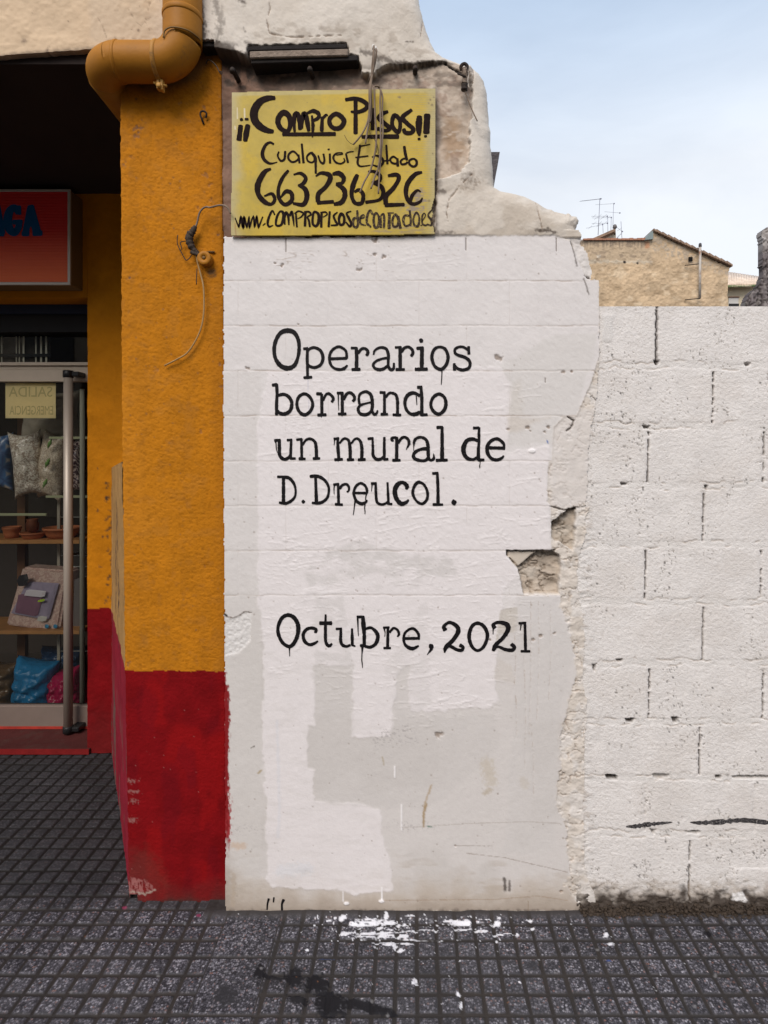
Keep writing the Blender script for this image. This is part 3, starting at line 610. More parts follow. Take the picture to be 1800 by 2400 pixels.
# ---- the painted text, stroke by stroke
A1 = (620, 760, 5.925); A2 = (860, 760, 5.925); B1 = (620, 880, 5.925); B2 = (840, 880, 5.925); C1 = (620, 980, 5.925); C2 = (900, 980, 5.53); D1 = (630, 1090, 5.925); D2 = (850, 1090, 5.925); E1 = (630, 1420, 5.925); E2 = (880, 1420, 4.366)
T1 = [(A1, [('o', [(315, 88, 66), (410, 115, 60), (470, 220, 50), (480, 350, 46), (460, 470, 46), (415, 570, 54), (330, 610, 62), (230, 580, 60), (155, 480, 52), (134, 350, 52), (160, 220, 50), (225, 120, 56)]),
    ('l', [(545, 342, 38), (600, 335, 38)]), ('l', [(597, 345, 38), (592, 470, 40), (600, 740, 38)]), ('l', [(548, 742, 40), (655, 735, 40)]), ('c', [(605, 360, 34), (640, 335, 38), (700, 325, 40), (780, 370, 42), (812, 470, 44), (780, 560, 42), (700, 600, 40), (630, 585, 40), (605, 560, 36)]),
    ('l', [(920, 480, 42), (1140, 472, 38)]), ('c', [(1140, 472, 36), (1138, 400, 36), (1110, 350, 36), (1030, 312, 38), (940, 360, 38), (900, 460, 38), (920, 560, 38), (970, 610, 36), (1050, 628, 38), (1110, 610, 40), (1150, 570, 26)]),
    ('l', [(1205, 330, 36), (1275, 330, 36)]), ('l', [(1275, 325, 44), (1280, 470, 50), (1276, 628, 50)]), ('l', [(1216, 628, 42), (1325, 625, 42)]), ('c', [(1300, 400, 40), (1340, 350, 40), (1385, 335, 36), (1430, 365, 42), (1432, 410, 45), (1415, 430, 40)])]),
  (A2, [('c', [(92, 420, 22), (105, 370, 30), (150, 335, 34), (205, 322, 38), (265, 340, 40), (290, 390, 42), (300, 450, 42), (295, 520, 38), (300, 590, 38), (335, 632, 40), (370, 610, 36), (375, 540, 28)]), ('c', [(290, 465, 36), (210, 480, 34), (130, 510, 34), (88, 560, 38), (110, 610, 40), (170, 630, 45), (230, 618, 42), (285, 580, 36)]),
    ('l', [(395, 322, 36), (470, 318, 34)]), ('l', [(460, 312, 46), (462, 630, 50)]), ('l', [(405, 628, 40), (520, 628, 38)]), ('c', [(480, 380, 40), (520, 330, 40), (575, 315, 38), (625, 350, 40), (638, 400, 42), (615, 440, 40)]),
    ('l', [(695, 335, 44), (780, 328, 44)]), ('l', [(765, 320, 50), (760, 620, 54)]), ('l', [(672, 625, 46), (835, 622, 44)]), ('c', [(740, 232, 52), (752, 226, 62), (764, 214, 46)]),
    ('o', [(1015, 315, 38), (1085, 345, 42), (1125, 440, 46), (1110, 540, 44), (1060, 610, 46), (1010, 625, 46), (940, 580, 44), (903, 480, 44), (910, 400, 42), (950, 335, 40)]), ('c', [(1042, 640, 16), (1038, 740, 14), (1034, 800, 13), (1032, 835, 10)]),
    ('l', [(1412, 312, 38), (1415, 412, 40)]), ('c', [(1400, 355, 34), (1340, 318, 36), (1280, 315, 36), (1225, 345, 36), (1225, 400, 38), (1270, 430, 40), (1350, 455, 44), (1410, 495, 44), (1432, 550, 40), (1410, 610, 42), (1330, 635, 44), (1260, 615, 38), (1225, 580, 36)]), ('l', [(1212, 548, 38), (1215, 636, 42)])])]
T2 = [(B1, [('l', [(112, 135, 42), (170, 127, 44)]), ('l', [(170, 120, 40), (175, 250, 42), (168, 400, 42), (166, 545, 36)]), ('c', [(195, 275, 40), (270, 262, 46), (340, 300, 46), (380, 385, 44), (355, 490, 48), (275, 535, 50), (210, 520, 44), (185, 490, 36)]),
    ('o', [(555, 255, 42), (630, 300, 42), (670, 395, 42), (640, 490, 44), (565, 545, 46), (490, 510, 44), (450, 410, 42), (475, 300, 42)]),
    ('l', [(727, 254, 42), (790, 256, 44)]), ('l', [(795, 260, 38), (797, 540, 42)]), ('l', [(742, 550, 42), (853, 545, 40)]), ('c', [(815, 345, 30), (850, 272, 34), (890, 252, 40), (940, 290, 40), (955, 330, 40), (935, 368, 36)]), ('l', [(790, 560, 22), (790, 580, 10)]),
    ('l', [(1012, 245, 42), (1090, 245, 40)]), ('l', [(1078, 242, 42), (1082, 540, 44)]), ('l', [(1027, 535, 42), (1130, 533, 40)]), ('c', [(1100, 335, 36), (1140, 258, 40), (1190, 240, 42), (1240, 280, 42), (1250, 325, 40), (1228, 358, 38)]), ('c', [(1025, 262, 18), (1026, 370, 14), (1031, 485, 8)]), ('l', [(1076, 550, 24), (1076, 566, 8)]),
    ('c', [(1318, 395, 36), (1310, 320, 32), (1330, 255, 36), (1405, 225, 40), (1470, 260, 46), (1495, 340, 46), (1497, 430, 44), (1492, 490, 40), (1525, 540, 40), (1560, 520, 34), (1570, 485, 22)]), ('c', [(1480, 372, 26), (1400, 390, 28), (1330, 415, 36), (1300, 470, 40), (1330, 530, 44), (1400, 545, 46), (1450, 525, 42), (1485, 490, 36)])]),
  (B2, [('l', [(302, 235, 38), (370, 238, 36)]), ('l', [(362, 235, 36), (362, 540, 42)]), ('l', [(315, 538, 36), (405, 538, 34)]), ('c', [(380, 300, 34), (420, 252, 36), (460, 242, 36), (520, 270, 40), (542, 350, 44), (543, 440, 40), (543, 545, 42)]), ('l', [(482, 545, 38), (588, 549, 36)]),
    ('c', [(850, 278, 44), (760, 242, 46), (680, 280, 50), (645, 370, 42), (665, 470, 42), (720, 530, 42), (790, 538, 54), (850, 510, 42)]), ('l', [(868, 160, 40), (880, 300, 44), (880, 555, 48)]), ('l', [(822, 165, 44), (880, 162, 40)]), ('l', [(870, 548, 40), (953, 543, 38)]), ('c', [(803, 290, 16), (808, 350, 14), (811, 410, 10)]),
    ('o', [(1115, 258, 44), (1190, 300, 42), (1215, 390, 46), (1190, 480, 46), (1120, 535, 46), (1045, 500, 44), (1005, 410, 42), (1035, 310, 42)])])]
T3 = [(C1, [('l', [(142, 310, 40), (220, 304, 36)]), ('c', [(206, 300, 40), (208, 430, 46), (214, 520, 46), (270, 570, 44), (335, 548, 40), (362, 505, 34)]), ('l', [(372, 292, 32), (366, 420, 38), (363, 552, 38)]), ('l', [(317, 306, 34), (380, 300, 32)]), ('l', [(360, 560, 34), (428, 560, 32)]), ('c', [(150, 320, 30), (160, 350, 16), (165, 420, 14), (178, 475, 10)]),
    ('l', [(447, 300, 36), (520, 290, 34)]), ('l', [(512, 288, 32), (515, 420, 38), (518, 560, 38)]), ('l', [(482, 562, 38), (565, 565, 36)]), ('c', [(528, 375, 26), (575, 305, 34), (640, 288, 36), (700, 330, 40), (718, 420, 44), (722, 560, 42)]), ('l', [(677, 560, 36), (768, 558, 34)]),
    ('l', [(967, 290, 38), (1030, 280, 36)]), ('l', [(1016, 278, 36), (1020, 420, 44), (1034, 580, 42)]), ('l', [(977, 577, 40), (1083, 570, 38)]), ('c', [(1045, 345, 28), (1090, 292, 34), (1130, 284, 34), (1172, 320, 40), (1188, 430, 44), (1190, 575, 42)]), ('l', [(1152, 577, 38), (1238, 575, 36)]), ('c', [(1205, 350, 26), (1250, 295, 32), (1295, 286, 34), (1335, 330, 42), (1352, 430, 46), (1350, 565, 42)]), ('l', [(1302, 577, 38), (1398, 572, 36)]), ('c', [(970, 290, 22), (972, 320, 14), (967, 372, 10)]), ('l', [(1020, 590, 20), (1022, 602, 8)]),
    ('l', [(1437, 286, 34), (1510, 278, 34)]), ('c', [(1500, 276, 30), (1505, 420, 36), (1510, 520, 42), (1560, 572, 42), (1625, 560, 38), (1662, 520, 32)]), ('l', [(1664, 268, 34), (1662, 420, 38), (1664, 560, 38)]), ('l', [(1655, 572, 34), (1714, 568, 32)])]),
  (C2, [('c', [(122, 296, 20), (104, 284, 36), (104, 260, 36), (135, 250, 34), (176, 256, 30)]), ('l', [(165, 258, 40), (165, 400, 42), (163, 540, 42)]), ('l', [(114, 545, 36), (208, 545, 34)]), ('c', [(185, 325, 30), (225, 262, 34), (270, 246, 34), (315, 280, 38), (322, 335, 34), (288, 405, 10)]),
    ('c', [(384, 420, 8), (386, 360, 14), (390, 310, 34), (412, 268, 36), (475, 246, 36), (545, 280, 40), (570, 360, 44), (572, 450, 42), (580, 520, 40), (610, 545, 32), (645, 520, 36), (642, 460, 8)]), ('c', [(560, 395, 44), (490, 400, 38), (420, 428, 38), (382, 475, 42), (400, 525, 44), (480, 550, 36), (540, 545, 38), (575, 510, 36)]),
    ('l', [(687, 121, 38), (760, 116, 34)]), ('l', [(752, 118, 40), (753, 300, 44), (752, 545, 50)]), ('l', [(677, 545, 38), (818, 543, 36)]),
    ('c', [(1215, 290, 40), (1140, 270, 44), (1070, 295, 50), (1030, 380, 58), (1038, 460, 52), (1080, 518, 46), (1150, 535, 36), (1205, 510, 36)]), ('l', [(1234, 122, 26), (1228, 200, 36), (1232, 290, 32), (1222, 400, 40), (1222, 540, 46)]), ('l', [(1160, 128, 36), (1228, 125, 34)]), ('l', [(1225, 540, 38), (1295, 540, 34)]), ('c', [(1245, 550, 16), (1244, 590, 9), (1238, 620, 13), (1240, 648, 8)]),
    ('l', [(1345, 383, 40), (1560, 388, 42)]), ('c', [(1556, 385, 34), (1545, 325, 36), (1470, 268, 40), (1390, 292, 42), (1340, 360, 46), (1342, 450, 46), (1390, 520, 42), (1460, 540, 40), (1520, 520, 38), (1550, 490, 24)])])]
T4 = [(D1, [('l', [(205, 170, 42), (205, 520, 46)]), ('c', [(123, 162, 32), (210, 165, 40), (285, 182, 44), (345, 250, 38), (373, 340, 30), (365, 430, 32), (320, 490, 40), (240, 530, 42), (148, 520, 34)]), ('c', [(458, 508, 20), (480, 508, 58), (503, 508, 18)]),
    ('l', [(650, 165, 38), (662, 520, 46)]), ('c', [(577, 157, 42), (660, 152, 44), (740, 180, 42), (805, 245, 38), (835, 330, 32), (818, 440, 36), (765, 500, 40), (700, 525, 42), (606, 525, 34)]),
    ('l', [(903, 272, 36), (970, 262, 34)]), ('l', [(962, 256, 34), (967, 400, 40), (970, 535, 36)]), ('l', [(926, 543, 36), (1023, 548, 34)]), ('c', [(985, 325, 34), (1020, 280, 38), (1075, 264, 36), (1110, 300, 34), (1112, 350, 26), (1088, 372, 30)]), ('c', [(910, 285, 20), (906, 340, 14), (908, 400, 8)]),
    ('l', [(1190, 385, 34), (1365, 388, 36)]), ('c', [(1365, 385, 34), (1360, 330, 36), (1330, 278, 36), (1270, 252, 36), (1210, 295, 36), (1180, 375, 36), (1192, 445, 38), (1225, 505, 40), (1290, 535, 46), (1345, 515, 34), (1366, 488, 20)]), ('c', [(1356, 400, 20), (1346, 450, 16), (1348, 500, 16)]), ('c', [(1200, 495, 28), (1190, 560, 16), (1184, 620, 14), (1173, 690, 10)]), ('c', [(1338, 525, 20), (1331, 590, 14), (1336, 640, 13), (1335, 678, 9)])]),
  (D2, [('l', [(122, 256, 34), (190, 252, 34)]), ('c', [(180, 250, 36), (187, 440, 38), (205, 520, 38), (265, 545, 34), (320, 530, 32), (350, 505, 30)]), ('l', [(345, 243, 28), (352, 400, 36), (360, 545, 36)]), ('l', [(357, 537, 34), (405, 540, 30)]), ('c', [(130, 270, 20), (128, 310, 14), (122, 362, 9)]),
    ('c', [(606, 330, 36), (615, 288, 56), (560, 242, 46), (490, 262, 56), (447, 350, 64), (467, 460, 62), (530, 532, 58), (600, 518, 46), (637, 482, 26)]),
    ('o', [(780, 235, 42), (850, 270, 36), (898, 370, 38), (893, 470, 38), (830, 535, 38), (750, 500, 36), (697, 400, 38), (710, 310, 38), (745, 255, 42)]),
    ('l', [(972, 116, 38), (1045, 112, 38)]), ('l', [(1036, 108, 36), (1045, 320, 42), (1046, 540, 44)]), ('l', [(977, 545, 36), (1110, 548, 34)]), ('c', [(1240, 522, 44), (1266, 517, 80), (1296, 510, 38)])])]
T5 = [(E1, [('o', [(265, 125, 50), (345, 155, 54), (400, 240, 54), (410, 340, 54), (385, 450, 52), (330, 540, 52), (270, 560, 50), (190, 505, 46), (135, 390, 46), (132, 280, 46), (185, 165, 48)]), ('c', [(290, 575, 26), (288, 620, 15), (291, 695, 10)]),
    ('c', [(648, 368, 40), (655, 325, 44), (590, 305, 42), (520, 328, 44), (478, 400, 44), (500, 490, 46), (565, 535, 42), (630, 520, 42), (682, 488, 24)]),
    ('c', [(790, 120, 26), (788, 240, 36), (787, 380, 42), (790, 480, 42), (810, 535, 44), (842, 552, 44), (878, 522, 24)]), ('l', [(712, 238, 48), (870, 238, 52)]),
    ('l', [(937, 318, 34), (1012, 315, 34)]), ('c', [(1000, 312, 34), (1000, 400, 40), (998, 470, 42), (1018, 535, 44), (1075, 560, 40), (1130, 543, 34)]), ('l', [(1156, 315, 26), (1158, 430, 42), (1160, 540, 40)]), ('l', [(1155, 540, 34), (1200, 558, 22)]),
    ('l', [(1228, 152, 40), (1300, 150, 40)]), ('l', [(1306, 142, 44), (1314, 250, 60), (1326, 400, 46), (1325, 560, 46)]), ('c', [(1345, 315, 34), (1420, 302, 38), (1490, 360, 48), (1515, 430, 52), (1482, 525, 46), (1410, 570, 42), (1340, 560, 40)]), ('l', [(1274, 550, 40), (1330, 550, 44)]), ('c', [(1300, 570, 34), (1296, 640, 18), (1291, 740, 14), (1296, 790, 14), (1302, 855, 9)]), ('c', [(1234, 170, 26), (1238, 260, 18), (1240, 340, 14), (1245, 415, 9)])]),
  (E2, [('l', [(82, 222, 25), (140, 218, 24)]), ('l', [(128, 214, 26), (126, 330, 30), (124, 430, 30)]), ('l', [(87, 430, 26), (153, 430, 24)]), ('c', [(145, 268, 24), (185, 226, 26), (225, 245, 24), (240, 285, 24), (226, 312, 18)]), ('c', [(90, 235, 18), (98, 270, 10), (95, 312, 7)]),
    ('l', [(280, 332, 30), (448, 330, 30)]), ('c', [(444, 330, 26), (436, 278, 28), (380, 228, 26), (310, 265, 24), (288, 330, 26), (308, 400, 30), (375, 435, 36), (440, 408, 20)]),
    ('c', [(555, 410, 40), (572, 412, 44), (568, 445, 28), (530, 495, 6)]),
    ('c', [(712, 244, 44), (698, 215, 36), (720, 185, 30), (765, 168, 32), (830, 205, 42), (846, 260, 44), (795, 345, 40), (722, 420, 44), (706, 475, 16)]), ('c', [(715, 425, 30), (760, 408, 32), (830, 445, 34), (880, 450, 34), (897, 420, 30), (866, 400, 40)]),
    ('o', [(1045, 175, 34), (1110, 210, 36), (1145, 300, 36), (1110, 410, 32), (1045, 455, 28), (985, 410, 32), (957, 310, 38), (985, 210, 34)]),
    ('c', [(1218, 222, 42), (1203, 195, 36), (1230, 172, 30), (1275, 166, 32), (1345, 190, 48), (1354, 245, 46), (1300, 330, 38), (1225, 400, 38), (1204, 455, 34)]), ('c', [(1205, 450, 30), (1250, 415, 26), (1330, 445, 32), (1400, 450, 36), (1420, 420, 36), (1392, 392, 36)]), ('l', [(1203, 232, 14), (1202, 288, 7)]),
    ('l', [(1467, 176, 25), (1538, 172, 25)]), ('l', [(1528, 168, 26), (1535, 460, 30)]), ('l', [(1490, 463, 24), (1580, 463, 23)]), ('c', [(1488, 180, 18), (1486, 215, 11), (1481, 246, 8)])])]
for i, T in enumerate((T1, T2, T3, T4, T5)):
    me = strokes_me('painted_text', [g for _, g in T], [v for v, _ in T], wall_place(.0011), .05, seed=i, fat=1.07)
    put('painted_text', me, m_black, plwall)
X1 = (0, 0, 1)
me = strokes_me('paint_dribble', [[('c', [(626, 2132, 3), (627, 2118, 4), (630, 2106, 5)]), ('l', [(642, 2103, 4), (641, 2114, 3)]), ('c', [(665, 2108, 7), (661, 2118, 5), (661, 2132, 5)])]], [X1], wall_place(.0012))
put('paint_dribble', me, m_black, plwall)

# ---- iron left in the upper wall, and a dark bar for the gap
def wall_bar(x0, y0, x1, y1, th, dep0, dep1):
    a = W(x0, y0, dep0); b = W(x1, y1, dep0); h = th*SC(dep0)
    v = []
    for p in (a, b):
        for yy in (dep0, dep1):
            for zz in (0, -h): v.append(Vector((p.x, yy, p.z+zz)))
    f = [(0, 2, 3, 1), (4, 5, 7, 6), (0, 4, 6, 2), (1, 3, 7, 5), (0, 1, 5, 4), (2, 6, 7, 3)]
    me = from_py('rail_and_gap', v, f); bm = bmesh.new(); bm.from_mesh(me); bmesh.ops.recalc_face_normals(bm, faces=bm.faces)
    bmesh.ops.bevel(bm, geom=bm.edges[:], offset=.0025, segments=1, affect='EDGES'); bm.to_mesh(me); bm.free(); return me
m_soot_gap = M('sooty_iron_and_gap', (.016, .012, .011), .85, bumps=((90, .8, .004),), var=.3, vscale=30)
put('rail_and_gap', wall_bar(582, 108, 812, 102, 11, -.010, .06), m_soot_gap, plwall)
put('rail_and_gap', wall_bar(588, 136, 838, 129, 13, -.012, .06), m_soot_gap, plwall)  # black of the iron, also standing in for the shadow below
put('ledge_block', join_me('ledge_block', [wall_bar(585, 119.5, 816, 113.5, 16, -.021, .06)]), M('grimy_mortar', (.25, .195, .155), .9, var=.4, vscale=30, bumps=((80, 1, .006),)), plwall)
put('rail_and_gap', wall_bar(470, 97, 516, 95, 13, .004, .06), m_soot_gap, plwall)  # dark bar put in for the shaded gap where lintel meets pillar
for x, y in ((548, 172), (728, 170), (973, 168)):
    a = W(x, y-6, 0); me = tube_me('bolt', [(a.x, .055, a.z), (a.x, -.010, a.z-.004), (a.x+.001, -.022, a.z-.018)], .0085, 10, 4)
    put('bolt', me, m_metal, plwall)

# ------------------------------------------------------------------ concrete block wall
RB = [722, 857, 998, 1137, 1276, 1410, 1554, 1690, 1823, 1956, 2128]
VJ = [[(1541, 1.0)], [(1673, .7)], [(1521, .9), (1792, .9)], [(1650, .8)], [(1514, .9), (1785, .8)], [(1649, 1)], [(1523, .8), (1790, 1)], [(1641, 1)], [(1513, .25), (1770, .2)], [(1618, 1)]]
def build_blocks():
    PX, PY = wall_grid(1350, 2480, 718, 2142, 2.2)
    n1 = fbm(PX/5.5, PY/4.6, 3, 201); n2 = fbm(PX/40, PY/40, 4, 202); n3 = fbm(PX/3.2, PY/3.2, 2, 203); n5 = fbm(PX/18, PY/9, 4, 204)
    H = (n1-.5)*.0015+(n3-.5)*.0015+(n2-.5)*.0014
    C = newC(PX, (.735, .698, .672)); C[..., :3] *= (.93+.14*n2)[..., None]
    mixc(C, (.50, .445, .40), sst(.60, .80, 1-n1)*.25); mixc(C, (.64, .59, .55), sst(.50, .68, fbm(PX/120, PY/70, 4, 207))*.35)
    row = np.zeros(PX.shape, int)
    for k in range(1, 10):
        yy = RB[k]+(fbm(PX/40, 0*PX+k, 2, 210)-.5)*12; row += (PY > yy)
        d = np.abs(PY-yy)
        flat = sst(11, 6, d)                                    # struck mortar bed
        H = H*(1-flat*.45)+flat*(-.0008+(n5-.5)*.0024)
        mixc(C, (.70, .668, .64), flat*.5)
        for off in (-8, 7):
            e = np.abs(PY-yy-off-(fbm(PX/11, 0*PX+k*3+off, 3, 213)-.5)*8); on = sst(.52, .64, fbm(PX/30, 0*PX+k*7+off, 3, 214))
            H -= sst(2.4, .4, e)*.0022*on; mixc(C, (.42, .345, .28), sst(2.0, .2, e)*on*.6)
    for k, js in enumerate(VJ):
        js = js+[(js[-1][0]+271*m, .8) for m in (1, 2, 3)]
        y0, y1 = RB[k]+14, RB[k+1]-6
        if k == 0: y0 = 720
        for x, a in js:
            lean = (PY-y0)*-.02
            d = np.abs(PX-x-lean-(fbm(0*PX+k, PY/9, 3, 220)-.5)*4); b_ = (PY > y0) & (PY < y1)
            on = sst(.34, .46, fbm(0*PX+k*3+x*.01, PY/9, 3, 221)+(a-.75)*.4)
            wd = 2.6 if k == 0 else 1.4
            c = sst(wd+.8, wd*.45, d)*b_*on*(a if a < .5 else 1); H -= c*.012; mixc(C, (.022, .016, .018), c)
            H -= sst(9, 1, d)*b_*.0015
    # pores, in drifts
    rs = random.Random(5); drift = fbm(PX/46, PY/60, 4, 230)
    for i in range(15800):
        x, y = rs.uniform(1352, 2470), rs.uniform(725, 2090)
        j = int((x-1350)/2.2); ii = int((y-718)/2.2)
        if ii >= PX.shape[0]-2 or j >= PX.shape[1]-2: continue
        if rs.random() > (drift[ii, j]-.52)*4.0+.035: continue
        r = rs.choice([1, 1, 1, 1, 1.5, 2])
        a = rs.uniform(.2, .9)
        C[ii:ii+(2 if r > 1.2 else 1), j:j+(2 if r > 1.6 else 1), :3] *= 1-a*.8; H[ii:ii+1, j:j+1] -= .003
    for x0, x1, y, hh, a in ((1420, 1444, 1822, 10, 1), (1425, 1448, 1823, 8, 1), (1466, 1486, 1689, 8, 1), (1575, 1590, 1688, 12, .9), (1530, 1570, 1820, 9, .45), (1676, 1692, 1822, 6, .9), (1716, 2100, 1822, 6, .55), (1388, 1398, 1565, 16, .9), (1445, 1460, 1548, 5, .8), (1606, 1640, 1951, 4, .8), (1745, 1760, 854, 8, .5), (1455, 1472, 1134, 6, .7), (1534, 1545, 850, 10, .9), (1507, 1524, 1001, 6, .8), (1652, 1660, 1143, 10, .8), (1527, 1537, 1950, 8, .7)):
        c = pm(PX, PY, [(x0, y-hh/2), (x1, y-hh/2), (x1-3, y+hh/2), (x0+3, y+hh/2)], 1.5, 2.2, 6, 9); H -= c*.014; mixc(C, (.045, .034, .028), c*a)
    smear = pm(PX, PY, [(1408, 735), (1436, 738), (1432, 800), (1410, 800)], 4, 5); H = H*(1-smear)+smear*.002; mixc(C, (.70, .67, .645), smear*.8)
    # painted-over mortar blobs beside the old wall
    sl = sst(1404, 1366, PX+(n2-.5)*46)*(PY > 860); H += sl*(n5*.006-.001); mixc(C, (.72, .69, .665), sl*.6); mixc(C, (.46, .39, .33), sl*sst(.58, .74, n5)*.55)
    H = np.where((PX > 1720) & (PY > 2035), H+.002, H)
    # rotten dark foot
    ft = sst(2076, 2112, PY+(fbm(PX/16, PY/12, 4, 240)-.5)*62+(PX-1380)*.01)
    mixc(C, (.30, .24, .18), sst(2050, 2100, PY+(n5-.5)*70)*.6)
    mixc(C, (.045, .032, .024), ft*.95); H += ft*(n5*.018-.004)
    mixc(C, (.69, .67, .66), pm(PX, PY, [(1716, 2092), (1738, 2088), (1752, 2108), (1712, 2108)], 2, 3))
    return PX, PY, H, C
PXb, PYb, HB, CB = build_blocks()
BD = 0.007
me = grid_mesh('block_face', wall_pts(PXb, PYb, HB, BD), CB, None, back=0.21)
blk = thing('block_wall', (0.9, 0.1, 0), 'white painted concrete block wall with open dark joints beside the plastered wall', 'wall')
put('block_face', me, m_block, blk)
def blk_place(lift):
    def f(px, py, k=0):
        a = min(max(int((py-718)/2.2), 2), HB.shape[0]-4); b = min(max(int((px-1350)/2.2), 2), HB.shape[1]-4)
        h = HB[a-1:a+2, b-1:b+2].max(); p = W(px, py, BD); p.y = BD-h-lift; return p
    return f
me = strokes_me('brush_mark', [[('c', [(1468, 1937, 4), (1490, 1936, 9), (1520, 1932, 9), (1550, 1929, 6), (1575, 1927, 2)])]], [X1], blk_place(.0006), .2); put('brush_mark', me, m_dry, blk)
me = strokes_me('brush_mark', [[('c', [(1618, 1927, 3), (1640, 1928, 8), (1690, 1926, 10), (1740, 1922, 9), (1800, 1928, 8), (1850, 1936, 4)])]], [X1], blk_place(.0006), .2); put('brush_mark', me, m_dry, blk)

# dirt and moss banked against its foot
def lumps(name, n, gen, seed):
    rnd = random.Random(seed); bm = bmesh.new()
    for i in range(n):
        c, r = gen(rnd); q = bmesh.ops.create_icosphere(bm, subdivisions=1, radius=r)
        sx, sy, sz = rnd.uniform(.7, 1.5), rnd.uniform(.6, 1.2), rnd.uniform(.4, .9)
        for v in q['verts']: v.co = Vector((v.co.x*sx, v.co.y*sy, v.co.z*sz))*rnd.uniform(.75, 1.25)+Vector(c)
    me = bpy.data.meshes.new(name); bm.to_mesh(me); bm.free(); return me
def g1(r):
    x = r.uniform(.57, 2.2); return ((x, BD-.008-abs(r.gauss(0, .012)), abs(r.gauss(0, .014))), r.uniform(.002, .0075))
m_soil = M('damp_soil', (.050, .036, .026), .95, var=.5, vscale=60)
tag(put('soil', lumps('soil', 2600, g1, 4), m_soil), 'dark damp soil and moss banked along the foot of the block wall', 'soil', kind='stuff')

